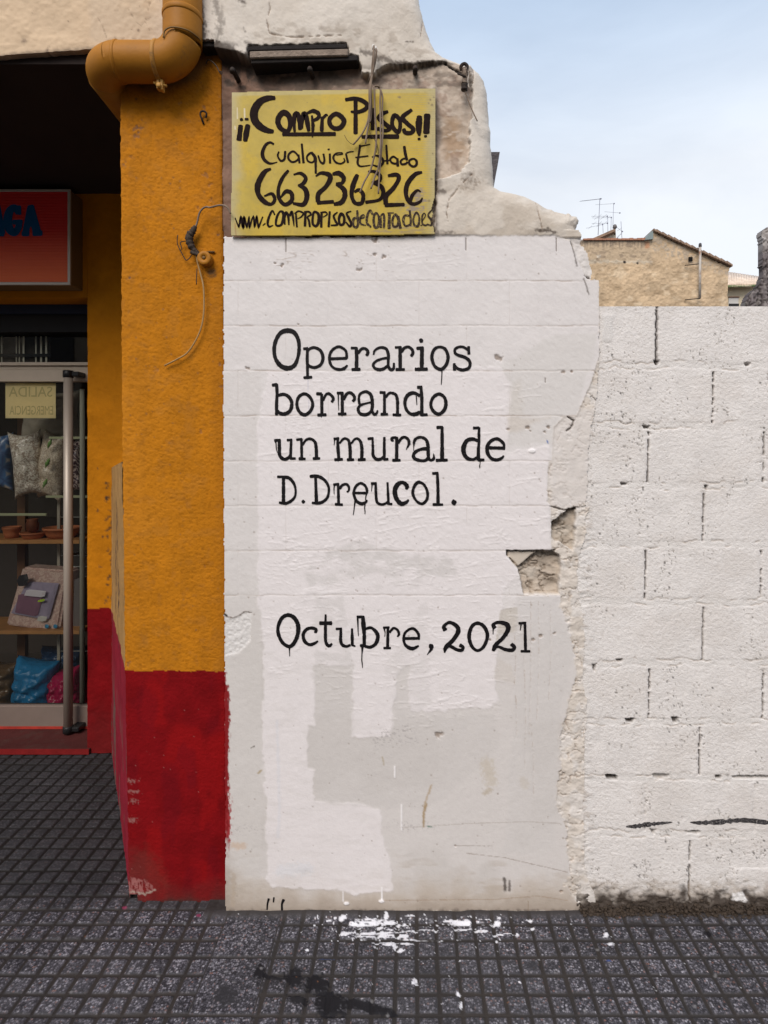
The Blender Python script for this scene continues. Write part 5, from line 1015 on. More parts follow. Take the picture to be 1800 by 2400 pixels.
m_bd = pattern('bedding_damask', (.56, .36, .31), (.72, .54, .46), 30)
quad_slab('pack_body', [(36, 1334), (148, 1342), (136, 1482), (10, 1466)], 1.50, 1.60, m_bd, pk)
quad_slab('pack_picture', [(54, 1368), (122, 1372), (106, 1452), (24, 1438)], 1.489, 1.497, M('picture_lilac', (.36, .31, .42), .3, var=.3, vscale=9), pk, bev=.001)
quad_slab('bed_print', [(38, 1396), (88, 1402), (80, 1444), (34, 1436)], 1.484, 1.4885, M('print_mauve', (.24, .12, .18), .3, var=.2, vscale=12), pk, bev=.0005)
quad_slab('pillow_print', [(60, 1384), (98, 1388), (96, 1400), (56, 1396)], 1.484, 1.4885, M('print_white', (.72, .68, .74), .3), pk, bev=.0005)
quad_slab('price_tag', [(89, 1407), (96, 1407), (95, 1411), (88, 1411)], 1.478, 1.483, M('lime_label', (.50, .72, .03), .5), pk, bev=.0003)
quad_slab('barcode_label', [(88, 1446), (101, 1448), (99, 1457), (86, 1455)], 1.484, 1.4885, M('label_white', (.62, .60, .55), .5), pk, bev=.0003)
quad_slab('seal', [(42, 1350), (52, 1348), (57, 1360), (53, 1374), (43, 1374), (38, 1362)], 1.484, 1.4885, M('seal_black', (.02, .018, .02), .4), pk, bev=.0003)
for px in (110, 130):
    c = W(px, 1468, 1.487); put('blue_sticker', lathe_me('blue_sticker', [(.012, 0), (.013, .001), (.012, .002)], 16, c, 'Y'), M('sticker_blue', (.05, .28, .50), .4), pk)
bx = quad_slab('grey_box', [(174, 1358), (196, 1354), (196, 1484), (170, 1472)], 1.55, 1.63, M('grey_carton', (.17, .15, .145), .5), None, 0, .002); tag(bx, 'dark grey carton standing right of the bedding pack', 'box')
def bag(px0, py0, px1, py1, y, th, col, label, seed, name='plastic_bag', lean=0.):
    m = M('bag_'+label.split()[0], col, .16, var=.25, vscale=12, bumps=((16, .6, .02), (45, .5, .01)), spec=.6); s = SC(y)
    c = W((px0+px1)/2, (py0+py1)/2, y); o = put(name, blob_me(name, c, ((px1-px0)*s, th, (py1-py0)*s), seed, wr=.03, lean=lean), m); tag(o, label, 'bag', 'bagged cushions on the shop floor'); return o
bag(34, 1540, 136, 1662, 1.56, .24, (.025, .24, .52), 'blue cushion in shiny plastic low in the shop window', 21, lean=.12)
bag(116, 1560, 200, 1664, 1.60, .24, (.45, .012, .08), 'crimson cushion in shiny plastic behind the door handle', 23, lean=-.15)
bag(-44, 1548, 50, 1664, 1.62, .24, (.16, .10, .055), 'brown cushion in shiny plastic at the left edge of the door', 25)
bag(98, 1512, 204, 1600, 1.86, .24, (.02, .06, .14), 'dark blue cushion in plastic stacked behind the crimson one', 27)
# paper notice on the glass, seen from behind so its writing is reversed
pp = thing('paper_notice', W(70, 940, DD+.02), 'yellowed paper notice taped inside the door glass, its writing reversed', 'notice')
a = W(12, 898, DD+.02); b_ = W(130, 980, DD+.02)
put('paper', box_me('paper', (a.x, DD+.0225, b_.z), (b_.x, DD+.0235, a.z)), M('yellowed_paper', (.84, .69, .36), .8, var=.1, vscale=9), pp)
def text_me(name, s, x0, x1, z0, z1, y, mirror=False):
    cu = bpy.data.curves.new(name, 'FONT'); cu.body = s; cu.align_x = 'LEFT'; cu.resolution_u = 3
    o = bpy.data.objects.new(name, cu); scn.collection.objects.link(o); bpy.context.view_layer.update()
    me = bpy.data.meshes.new_from_object(o.evaluated_get(bpy.context.evaluated_depsgraph_get())); bpy.data.objects.remove(o)
    xs = [v.co.x for v in me.vertices]; ys = [v.co.y for v in me.vertices]; ax, bx_, ay, by = min(xs), max(xs), min(ys), max(ys)
    for v in me.vertices:
        u = (v.co.x-ax)/(bx_-ax); u = 1-u if mirror else u; v.co = Vector((x0+(x1-x0)*u, y, z0+(z1-z0)*(v.co.y-ay)/(by-ay)))
    return me
m_ink = M('faded_green_ink', (.54, .46, .23), .8)
z = lambda py: zz(py, DD+.02)
put('notice_writing', text_me('notice_writing', 'SALIDA', xx(20, DD+.02), xx(122, DD+.02), z(930), z(906), DD+.0215, True), m_ink, pp)
put('notice_writing', text_me('notice_writing', 'EMERGENCIA', xx(22, DD+.02), xx(124, DD+.02), z(972), z(951), DD+.0215, True), m_ink, pp)
# solid strips standing in for the striped reflection in the transom glass
bl = thing('reflection_strips', (-2.3, 1.40, 2.0), 'pale strips imitating a street reflection in the dark glass above the door', 'reflection')
rs = random.Random(2)
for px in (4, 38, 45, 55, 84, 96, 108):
    w_ = rs.choice([2, 3, 4, 5]); x = xx(px, 1.36); put('reflection_strip', box_me('reflection_strip', (x-w_*.0012, 1.36, zz(852, 1.36)), (x+w_*.0012, 1.363, zz(760, 1.36))), M('reflection_cream', (.85, .80, .66), .6), bl)
put('reflection_bar', box_me('reflection_bar', (-3.2, 1.352, zz(836, 1.352)), (xx(118, 1.352), 1.358, zz(829, 1.352))), m_plast, bl)
put('reflection_backing', box_me('reflection_backing', (-3.2, 1.38, zz(852, 1.38)), (xx(118, 1.38), 1.384, zz(760, 1.38))), M('reflection_brown', (.075, .062, .05), .9, var=.5, vscale=25), bl)

# ------------------------------------------------------------------ drainpipe
dp = thing('drainpipe', (-.78, -.03, 2.9), 'thick ochre drainpipe elbowing round the head of the pillar', 'pipe')
YC = -.026; RP = .0635
def pp_(px, py, y=YC): return W(px, py, y)
p0 = pp_(428, -255); p1 = pp_(428, 60); hz = pp_(300, 146).z; lx = pp_(229, 146).x
path = [p0, pp_(428, -120), p1]
r_ = .085
for k in range(1, 9):
    an = math.pi/2*k/8; path.append(Vector((p1.x-r_*(1-math.cos(an)), YC, hz+r_-r_*math.sin(an))) if True else None)
path[2] = Vector((p1.x, YC, hz+r_))
path.append(Vector((lx+.16, YC, hz))); path.append(Vector((lx+.075, YC, hz)))
for k in range(1, 9):
    an = math.pi/2*k/8; path.append(Vector((lx+.075-.075*math.sin(an), YC+.075*(1-math.cos(an)), hz-.012*k/8)))
path.append(Vector((lx, .3, hz-.03))); path.append(Vector((lx-.01, .9, hz-.08)))
put('pipe', tube_me('pipe', path, RP, 40, 4), m_pipe, dp)
def ring(px_, kind, rad, w_):
    if kind == 'h': pts = [Vector((xv, YC, hz)) for xv in (px_-w_, px_-w_*.5, px_+w_*.5, px_+w_)]
    else: pts = [Vector((p1.x, YC, px_-w_)), Vector((p1.x, YC, px_-w_*.5)), Vector((p1.x, YC, px_+w_*.5)), Vector((p1.x, YC, px_+w_))]
    return tube_me('pipe_joint', pts, lambda t: rad if .2 < t < .8 else rad-.002, 40, curve=False)
put('pipe_joint', ring(pp_(282, 146).x, 'h', RP+.0022, .006), m_pipe, dp)
put('pipe_joint', ring(pp_(428, 62).z+.03, 'v', RP+.0025, .010), m_pipe, dp)
cx_ = pp_(374, 146).x
put('clamp', ring(cx_, 'h', RP+.0035, .007), M('painted_clamp', (.40, .185, .03), .6, dirt=((.08, .05, .03), 30, .5, .7)), dp)
lz = hz-RP-.012
put('clamp_bolt', join_me('clamp_bolt', [box_me('a', (cx_-.006, YC-.012, lz-.020), (cx_+.004, YC+.010, lz+.016), .002), box_me('c', (cx_+.006, YC-.012, lz-.024), (cx_+.015, YC+.010, lz+.012), .002), tube_me('b', [(cx_-.018, YC-.004, lz+.004), (cx_+.026, YC-.004, lz-.008)], .0045, 8, curve=False), lathe_me('d', [(.008, 0), (.009, .002), (.009, .007), (.006, .009)], 6, (cx_+.004, YC-.012, lz-.012), 'Y')]), M('bolt_ochre', (.46, .24, .05), .5), dp)
put('wire_loop', tube_me('wire_loop', [pp_(383, 88, -.09), pp_(386, 72, -.092), pp_(400, 64, -.094), pp_(420, 65, -.094), pp_(442, 72, -.085), pp_(462, 86, -.055), pp_(470, 96, -.03)], .0028, 6, 6), M('painted_wire', (.20, .11, .03), .6), dp)

# ------------------------------------------------------------------ yellow hand-painted sign
ys = thing('painted_sign', W(780, 552, -.01), 'yellow board with hand-painted black lettering fixed in the wall recess', 'sign')
SGY = -.014
q = [(543, 216), (660, 212), (900, 208), (1021, 207), (1021, 300), (1020, 460), (1012, 490), (1016, 500), (1010, 520), (1018, 534), (1019, 549), (780, 551), (541, 553)]
v = [W(a, b, SGY) for a, b in q]; n = len(v); v2 = [Vector((p.x, SGY+.009, p.z)) for p in v]
PXs, PYs = wall_grid(538, 1024, 204, 556, 1.8)
def build_board():
    n1 = fbm(PXs/6, PYs/6, 3, 701); n2 = fbm(PXs/40, PYs/40, 4, 702); n3 = fbm(PXs/120, PYs/120, 3, 703)
    C = newC(PXs, (.45, .325, .045)); C[..., :3] *= (.86+.28*n2)[..., None]
    mixc(C, (.56, .375, .022), sst(.52, .70, fbm(PXs/70, PYs/55, 3, 704))*.6)
    d = sdf(PXs, PYs, q); lx_ = PXs-543
    mixc(C, (.44, .38, .21), sst(34, 2, np.minimum(lx_, 1021-PXs)+(n2-.5)*24)*.75); mixc(C, (.46, .40, .20), sst(11, 7, PYs-(216-(PXs-543)*.018))*.6)
    mixc(C, (.30, .22, .07), sst(.62, .75, n1)*.22)
    mixc(C, (.36, .30, .14), (np.abs(PYs % 5.4-2.7) < .9)*sst(900, 1000, PXs)*.5)
    ab = pm(PXs, PYs, [(930, 480), (960, 455), (985, 440), (1000, 470), (985, 505), (940, 495)], 5, 10, 9, 71); mixc(C, (.27, .21, .15), ab*sst(.44, .60, fbm(PXs/11, PYs/4, 3, 72))*.95)
    ab2 = pm(PXs, PYs, [(870, 535), (1000, 520), (1000, 546), (880, 548)], 6, 8); mixc(C, (.30, .22, .12), ab2*sst(.48, .62, fbm(PXs/22, PYs/3, 3, 73))*.8)
    for x, y, r in ((937, 228, 5), (1008, 234, 4), (1012, 246, 4), (1005, 242, 3), (1016, 228, 3), (1013, 490, 5), (1005, 470, 5), (1012, 420, 4), (1014, 360, 3), (640, 405, 2), (720, 240, 2)):
        mixc(C, (.16, .115, .06), sst(r, r*.2, np.hypot(PXs-x, PYs-y)+(n1-.5)*r*1.5)*.75)
    for x, y0, y1 in ((556, 253, 278), (573, 255, 279), (551, 296, 303)): mixc(C, (.66, .58, .42), sst(1.8, .6, line_d(PXs, PYs, [(x, y0), (x+.5, y1)])))
    mixc(C, (.30, .14, .05), sst(2.5, .5, line_d(PXs, PYs, [(551, 524), (553, 552)]))*.6)
    H = (n2-.5)*.0012
    return C, H, d > 0
Cb, Hb, mb = build_board()
s0 = np.zeros(PXs.shape)
me = grid_mesh('board', wall_pts(PXs, PYs, Hb, SGY), Cb, mb, back=SGY+.009); put('board', me, M('sign_board_paint', attr=True, rough=.55, bumps=((400, .2, .0008),), var=.05, vscale=70), ys)
def sg_place(px, py, k=0): p = W(px, py, SGY); p.y = SGY-.0011-k*.000012; return p
F1 = (540, 200, 6.381); F2 = (770, 200, 6.381); F3 = (590, 320, 7.541); F4 = (800, 320, 7.541); F7 = (580, 380, 3.770); F8 = (540, 480, 6.636); F9 = (780, 480, 6.636)
S1 = [(F1, [('l', [(152, 516, 38), (178, 508, 42)]), ('l', [(222, 506, 32), (264, 508, 34)]), ('l', [(155, 605, 62), (130, 815, 74)]), ('l', [(262, 600, 66), (238, 720, 84), (222, 830, 60)]),
    ('c', [(662, 190, 52), (560, 195, 75), (440, 250, 95), (358, 380, 105), (365, 520, 105), (450, 622, 95), (560, 678, 72), (638, 692, 52)]), ('o', [(800, 410, 80), (880, 470, 75), (895, 600, 60), (850, 690, 60), (760, 650, 65), (712, 560, 72), (730, 470, 75)]),
    ('c', [(960, 690, 34), (952, 560, 50), (968, 440, 66), (1012, 440, 66), (1035, 540, 62), (1042, 655, 56)]), ('c', [(1068, 640, 36), (1078, 500, 56), (1108, 425, 70), (1140, 500, 64), (1158, 600, 60), (1172, 680, 46)]),
    ('c', [(1155, 415, 36), (1240, 385, 55), (1318, 425, 56), (1312, 490, 50), (1215, 540, 34)]), ('l', [(1220, 455, 26), (1236, 600, 50), (1226, 775, 18)]), ('l', [(1375, 480, 44), (1365, 682, 52)]), ('c', [(1382, 495, 40), (1430, 446, 36), (1455, 455, 18)]), ('l', [(785, 735, 48), (1565, 728, 52)])]),
  (F2, [('o', [(105, 430, 65), (190, 470, 66), (232, 545, 68), (180, 630, 65), (90, 645, 60), (25, 590, 60), (20, 500, 60)]), ('l', [(405, 190, 56), (405, 720, 58)]), ('c', [(258, 216, 44), (400, 200, 55), (520, 240, 62), (578, 300, 62), (545, 360, 55), (440, 400, 50), (338, 396, 30)]), ('l', [(660, 352, 44), (660, 662, 52)]),
    ('c', [(885, 395, 45), (800, 430, 55), (748, 490, 56), (830, 565, 60), (912, 640, 60), (855, 680, 50), (735, 652, 50)]), ('o', [(985, 450, 55), (1060, 510, 55), (1070, 620, 50), (1040, 698, 58), (970, 640, 60), (950, 550, 55)]), ('c', [(1240, 370, 46), (1110, 478, 60), (1180, 575, 60), (1268, 655, 60), (1230, 712, 55), (1150, 708, 56), (1122, 660, 54)]),
    ('c', [(1360, 470, 74), (1350, 580, 88), (1350, 680, 74), (1358, 752, 30)]), ('l', [(1340, 803, 34), (1370, 803, 34)]), ('l', [(1475, 445, 84), (1462, 705, 88)]), ('l', [(1432, 763, 26), (1466, 760, 28)]), ('l', [(502, 772, 46), (760, 768, 58), (1042, 768, 60)])])]
S2 = [(F3, [('c', [(388, 135, 34), (320, 106, 36), (240, 160, 48), (190, 290, 55), (215, 400, 55), (300, 470, 42), (370, 475, 28), (450, 453, 14)]), ('c', [(480, 270, 26), (460, 340, 30), (500, 418, 32), (540, 430, 34), (580, 390, 36), (592, 265, 38)]), ('o', [(830, 362, 30), (740, 265, 32), (660, 310, 34), (650, 390, 36), (710, 450, 32), (790, 430, 32)]), ('l', [(830, 325, 30), (845, 468, 36)]), ('l', [(885, 132, 34), (916, 465, 40)]),
    ('o', [(1050, 290, 34), (980, 350, 32), (990, 430, 32), (1060, 460, 28), (1110, 420, 34), (1100, 340, 36)]), ('c', [(1060, 288, 44), (1125, 380, 48), (1130, 500, 38), (1132, 650, 38)]), ('c', [(1175, 340, 28), (1210, 440, 30), (1260, 475, 34), (1285, 420, 32), (1268, 310, 32)]), ('l', [(1380, 308, 32), (1385, 470, 38)]), ('l', [(1345, 232, 24), (1372, 226, 28)]), ('c', [(1500, 330, 14), (1602, 308, 22), (1580, 286, 16), (1490, 302, 28), (1442, 370, 34), (1480, 450, 32), (1570, 480, 26), (1640, 440, 26), (1630, 388, 22)])]),
  (F4, [('l', [(82, 305, 32), (116, 458, 36)]), ('c', [(90, 292, 20), (150, 271, 18), (215, 265, 14)]), ('c', [(332, 155, 36), (304, 340, 34), (288, 470, 36), (330, 525, 30), (420, 522, 20), (510, 508, 14)]), ('l', [(315, 176, 22), (505, 140, 16)]), ('l', [(250, 370, 18), (475, 344, 22)]), ('c', [(545, 365, 16), (610, 336, 26), (700, 372, 40), (740, 440, 44), (700, 520, 34), (640, 530, 30), (560, 505, 22)]),
    ('l', [(795, 155, 32), (815, 482, 40)]), ('l', [(762, 430, 18), (860, 420, 20)]), ('o', [(985, 400, 28), (920, 356, 30), (865, 400, 32), (890, 460, 32), (960, 480, 30), (1000, 440, 30)]), ('l', [(990, 395, 40), (998, 520, 46)]), ('c', [(1160, 402, 26), (1100, 392, 28), (1048, 440, 34), (1070, 490, 32), (1140, 480, 32), (1165, 450, 28)]), ('c', [(1112, 178, 44), (1130, 300, 48), (1160, 415, 42)]), ('o', [(1280, 395, 30), (1330, 440, 40), (1320, 510, 40), (1260, 530, 34), (1200, 480, 38), (1210, 420, 34)])])]
S3 = [(F7, [('c', [(205, 60, 20), (150, 90, 38), (95, 190, 46), (95, 280, 42), (150, 350, 38), (210, 372, 26), (242, 330, 28), (215, 280, 26), (150, 300, 14)]), ('c', [(360, 75, 22), (310, 140, 28), (275, 230, 28), (280, 320, 30), (330, 375, 30), (390, 340, 34), (388, 275, 34), (340, 260, 32), (295, 312, 14)]), ('c', [(410, 110, 14), (470, 100, 26), (515, 140, 32), (492, 190, 30), (450, 205, 14)]), ('c', [(450, 205, 18), (510, 240, 40), (525, 310, 40), (492, 375, 36), (405, 365, 22)]),
    ('c', [(605, 125, 12), (650, 97, 26), (720, 112, 38), (730, 152, 40), (690, 220, 32), (628, 280, 38), (622, 350, 36)]), ('l', [(620, 360, 30), (758, 350, 28)]), ('c', [(755, 105, 24), (810, 100, 40), (850, 140, 36), (835, 185, 28), (785, 190, 20)]), ('c', [(788, 195, 24), (850, 240, 40), (860, 300, 40), (830, 355, 38), (768, 372, 26)]), ('c', [(970, 115, 34), (935, 200, 40), (920, 290, 34), (950, 360, 30), (1010, 360, 32), (1022, 290, 32), (990, 246, 28), (948, 262, 22)]),
    ('c', [(1070, 86, 18), (1120, 84, 26), (1170, 120, 32), (1162, 165, 30), (1102, 182, 20)]), ('c', [(1105, 182, 18), (1180, 215, 34), (1200, 280, 34), (1160, 335, 26), (1046, 355, 24)]), ('c', [(1245, 120, 22), (1318, 112, 34), (1336, 150, 34), (1290, 230, 34), (1225, 300, 40), (1222, 370, 36)]), ('l', [(1218, 380, 32), (1383, 375, 28)]), ('c', [(1540, 90, 22), (1480, 110, 34), (1415, 190, 40), (1400, 280, 34), (1428, 352, 32), (1475, 370, 26), (1525, 350, 22), (1545, 318, 12)]), ('c', [(1436, 350, 28), (1458, 292, 28), (1500, 250, 20), (1530, 262, 12)])])]
S4 = [(F8, [('l', [(75, 205, 16), (132, 355, 24), (165, 180, 34), (200, 365, 38), (213, 185, 36), (256, 360, 24), (292, 180, 20), (296, 365, 24), (335, 225, 22), (362, 172, 26), (376, 350, 28), (410, 170, 28), (436, 360, 28), (503, 188, 18)]), ('l', [(507, 320, 14), (543, 290, 18)]), ('c', [(690, 155, 22), (652, 95, 26), (602, 190, 36), (580, 290, 34), (606, 340, 30), (665, 320, 10)]), ('o', [(770, 108, 26), (722, 200, 36), (712, 315, 30), (790, 312, 34), (824, 200, 40), (818, 120, 40)]),
    ('c', [(845, 305, 24), (840, 190, 40), (868, 122, 36), (900, 180, 36), (910, 312, 22)]), ('c', [(922, 170, 34), (955, 108, 32), (975, 200, 34), (990, 330, 14)]), ('l', [(1020, 145, 28), (1035, 345, 30)]), ('c', [(1002, 138, 24), (1060, 100, 24), (1132, 130, 26), (1110, 180, 22), (1052, 216, 14)]), ('l', [(1168, 108, 34), (1160, 330, 38)]), ('c', [(1152, 112, 26), (1220, 110, 30), (1252, 150, 26), (1200, 192, 24), (1222, 250, 32), (1236, 340, 28)]), ('o', [(1310, 110, 34), (1370, 150, 40), (1370, 270, 40), (1330, 330, 36), (1280, 290, 36), (1285, 160, 34)]),
    ('l', [(1420, 118, 32), (1412, 345, 32)]), ('c', [(1402, 122, 22), (1480, 114, 22), (1503, 150, 20), (1442, 192, 12)]), ('l', [(1545, 108, 30), (1528, 340, 34)])]),
  (F9, [('c', [(72, 115, 16), (15, 172, 30), (40, 250, 34), (68, 310, 30), (-30, 320, 18)]), ('o', [(130, 140, 40), (175, 190, 36), (170, 290, 36), (115, 308, 34), (95, 220, 36)]), ('c', [(285, 100, 18), (215, 132, 26), (245, 200, 36), (285, 290, 36), (262, 335, 32), (205, 270, 20)])])]
S5 = [(F9, [('l', [(380, 92, 30), (392, 270, 38)]), ('c', [(375, 200, 28), (322, 222, 34), (320, 320, 30), (370, 352, 32), (400, 280, 34)]), ('c', [(430, 218, 16), (492, 190, 22), (470, 156, 20), (428, 205, 30), (430, 290, 30), (510, 320, 14)]), ('c', [(618, 145, 32), (580, 92, 34), (540, 160, 34), (530, 280, 34), (592, 345, 26)]), ('o', [(680, 130, 30), (715, 200, 30), (705, 330, 34), (655, 350, 34), (635, 250, 34), (645, 160, 30)]), ('l', [(740, 175, 34), (746, 350, 36)]), ('c', [(735, 182, 20), (785, 142, 28), (800, 220, 34), (795, 360, 32)]), ('l', [(852, 130, 16), (945, 124, 18)]), ('l', [(880, 132, 40), (875, 368, 46)]),
    ('o', [(975, 152, 34), (930, 230, 34), (940, 330, 32), (1000, 330, 32), (1022, 240, 40)]), ('l', [(1018, 180, 34), (1052, 362, 40)]), ('c', [(1190, 170, 26), (1120, 172, 34), (1095, 250, 36), (1130, 330, 26), (1205, 305, 28)]), ('l', [(1196, 90, 30), (1214, 250, 34), (1208, 325, 28)]), ('o', [(1300, 120, 26), (1345, 200, 28), (1325, 330, 34), (1265, 310, 30), (1255, 210, 26)]), ('l', [(1366, 322, 14), (1386, 322, 16)]), ('c', [(1398, 245, 14), (1440, 172, 20), (1420, 132, 16), (1390, 182, 26), (1392, 290, 26), (1440, 320, 24), (1480, 300, 20)]), ('c', [(1560, 60, 16), (1482, 160, 26), (1532, 240, 34), (1530, 318, 26), (1470, 305, 20)])])]
for i, (T, m) in enumerate(((S1, m_marker), (S2, m_marker), (S3, m_marker), (S4, m_marker), (S5, m_faded))):
    me = strokes_me('sign_lettering', [g for _, g in T], [v_ for v_, _ in T], sg_place, .04, seed=20+i, fat=1.12); put('sign_lettering', me, m, ys)

# ------------------------------------------------------------------ cables and iron fittings
cb = thing('cable_bundle', W(876, 105, -.02), 'bundle of cut grey cables hanging down over the yellow board', 'cable')
GX = (840, 90, 466/80.)
def gp(x, y, dy): return W(GX[0]+x/GX[2], GX[1]+y/GX[2], -.02-dy)
strands = [([(205, 95), (205, 200), (190, 350), (180, 520), (155, 620), (148, 760), (150, 940), (130, 1120), (70, 1270), (0, 1370), (-70, 1450)], .010, .0030),
           ([(210, 100), (212, 250), (205, 400), (170, 560), (160, 700), (165, 900), (150, 1100), (120, 1280), (100, 1400), (98, 1440)], .016, .0030),
           ([(235, 120), (245, 180), (235, 290), (205, 430), (180, 560), (172, 740), (180, 960), (160, 1150)], .013, .0030),
           ([(210, 660), (220, 720), (222, 900), (232, 1120), (246, 1300), (235, 1500), (200, 1680), (155, 1820), (80, 1960), (18, 2110)], .020, .0030),
           ([(225, 655), (265, 650), (300, 700), (296, 900), (302, 1200), (302, 1480), (275, 1750), (220, 1900), (172, 2050)], .022, .0030),
           ([(270, 655), (310, 720), (330, 820), (325, 1000), (335, 1250), (318, 1500), (300, 1700), (285, 1900), (272, 2120)], .018, .0030)]
for pts, dy, r in strands:
    put('cable', tube_me('cable', [gp(x, y, dy+.004*math.sin(i*1.7)) for i, (x, y) in enumerate(pts)], r, 8, 6), m_wire, cb)
for pts in ([(148, 1260), (170, 1310), (215, 1370), (250, 1430), (270, 1520), (272, 1580)], [(215, 1370), (245, 1450), (255, 1500), (245, 1560)], [(-70, 1450), (-110, 1430), (-160, 1380), (-190, 1320)]):
    put('wire', tube_me('wire', [gp(x, y, .012) for x, y in pts], .0009, 5, 5), m_darkwire, cb)
put('white_sheath', tube_me('white_sheath', [gp(205, 92, .010), gp(205, 150, .012)], .0042, 8, curve=False), M('white_sheath', (.6, .58, .55), .6), cb)
put('white_sheath', tube_me('white_sheath', [gp(232, 118, .013), gp(246, 180, .014)], .0042, 8, curve=False), M('white_sheath', (.6, .58, .55), .6), cb)

ey = thing('iron_eye', W(1090, 180, -.02), 'rusty iron eye and clamp with a stub of cable at the wall top', 'fitting')
K = (1060, 100, 1408/140.)
def kp(x, y, dy): return W(K[0]+x/K[2], K[1]+y/K[2], -.012-dy)
put('eye_ring', tube_me('eye_ring', [kp(215, 660, .006), kp(205, 570, .010), kp(240, 515, .012), kp(300, 500, .012), (kp(350, 550, .012)), kp(345, 620, .010), kp(330, 670, .006)], .0058, 10, 6), m_metal, ey)
m_clamp = M('weathered_zinc', (.22, .17, .13), .7, .3, var=.4, vscale=50, dirt=((.05, .03, .02), 70, .45, .6), bumps=((90, .8, .004),))
put('clamp_body', tube_me('clamp_body', [kp(290, 610, .014), kp(300, 720, .016), kp(305, 850, .016), kp(290, 980, .016)], lambda t: .0105-.0015*math.cos(t*9), 10, 5, wob=.15), m_clamp, ey)
put('clamp_end', tube_me('clamp_end', [kp(292, 960, .016), kp(285, 1040, .017), kp(282, 1120, .017)], .0105, 10, 5, wob=.2), m_metal, ey)
put('clamp_strap', tube_me('clamp_strap', [kp(368, 690, .016), kp(372, 800, .018), kp(360, 940, .018), kp(392, 1075, .016)], .0028, 6, 5), M('pale_strap', (.52, .45, .38), .6), ey)
put('cross_pin', tube_me('cross_pin', [kp(130, 725, .010), kp(310, 800, .026)], .0036, 8, curve=False), m_metal, ey)
put('cable', tube_me('cable', [kp(300, 1130, .017), kp(370, 1340, .017), kp(460, 1570, .017), kp(590, 1850, .016)], .0021, 6, 5), m_wire, ey)

lw = thing('wall_cable', W(450, 560, .03), 'old tarred cable end tied to an ochre round spool on the pillar, its tail hanging', 'cable')
KK = (400, 480, 995/180.)
def cp(x, y, dy=.012): px, py = KK[0]+x/KK[2], KK[1]+y/KK[2]; p = W(px, py, PD); p.y = PD-.004-dy; return p
put('cable', tube_me('cable', [cp(340, 340, .02), cp(375, 280, .022), cp(410, 160, .026), cp(460, 100, .03), cp(515, 85, .034), cp(560, 105, .042), cp(610, 118, .055), cp(700, 115, .066), cp(780, 130, .076), cp(835, 165, .080), cp(868, 235, .078)], .0032, 8, 6), m_wire, lw)
put('cable_splice', tube_me('cable_splice', [cp(355, 310, .02), cp(310, 390, .02), cp(275, 440, .02), cp(285, 540, .018), cp(330, 610, .016), cp(385, 655, .014)], lambda t: .0075+.006*math.sin(math.pi*min(1, t*1.1)), 10, 6, wob=.35), m_darkwire, lw)
put('cable_splice', tube_me('cable_splice', [cp(300, 640, .02), cp(350, 665, .022), cp(410, 680, .02)], .0062, 8, 5, wob=.3), m_darkwire, lw)
for pts in ([(300, 665), (270, 710), (230, 740), (205, 715), (165, 640), (125, 560), (110, 500), (118, 415)], [(245, 490), (200, 495), (160, 505), (152, 530), (165, 570), (172, 605)], [(365, 850), (360, 950), (358, 1052)]):
    put('wire', tube_me('wire', [cp(x, y, .014) for x, y in pts], .0017, 6, 5), m_darkwire, lw)
put('cable_tail', tube_me('cable_tail', [cp(360, 690, .016), cp(380, 800, .014), cp(420, 950, .014), cp(450, 1080, .016), cp(458, 1250, .016), cp(450, 1430, .014), cp(420, 1600, .014), cp(350, 1760, .012), cp(240, 1920, .010), cp(120, 2000, .010), cp(-60, 2090, .008)], .0029, 8, 6), M('tan_cable', (.34, .21, .085), .6, var=.25, vscale=40), lw)
sp_ = W(485.5, 611, PD)
spo = thing('round_spool', (sp_.x, .02, sp_.z), 'ochre painted round insulator spool screwed to the pillar', 'insulator')
put('spool_body', lathe_me('spool_body', [(.0235, -.004), (.0235, .008), (.0195, .012), (.0195, .017), (.0240, .021), (.0240, .032), (.0225, .034), (.008, .034), (.0075, .031), (.002, .031)], 28, (sp_.x, PD, sp_.z), 'Y'), m_pipe, spo)
put('screw', lathe_me('screw', [(.006, 0), (.006, .003), (.004, .005), (.001, .005)], 14, (sp_.x, PD-.031, sp_.z), 'Y'), M('dirty_screw', (.16, .085, .025), .6), spo)
put('mortar_lump', lumps('mortar_lump', 6, lambda r: ((sp_.x+r.uniform(0, .022), PD-.004, sp_.z+.026+r.uniform(-.003, .005)), .006), 3), M('lump_brown', (.13, .075, .03), .9), spo)
hk = thing('small_hook', W(478, 275, .03), 'small rusted hook stuck in the upper right of the pillar', 'hook')
h0 = lambda x, y, dy: Vector((W(x, y, PD).x, PD-dy, W(x, y, PD).z))
put('hook_loop', tube_me('hook_loop', [h0(478, 292, .002), h0(476, 284, .012), h0(473, 275, .014), h0(474, 268, .014), h0(481, 266, .014), h0(487, 271, .013), h0(484, 280, .008)], .0032, 8, 5), m_metal, hk)
cl = thing('cable_clip', W(505, 165, .03), 'thin curled wire crossing from the pillar to the recess', 'wire')
put('wire', tube_me('wire', [h0(484, 152, .006), h0(490, 146, .012), h0(500, 152, .020), h0(515, 170, .035), h0(524, 188, .05), h0(530, 197, .055), h0(532, 194, .058), h0(527, 192, .058)], .0022, 6, 5), m_darkwire, cl)

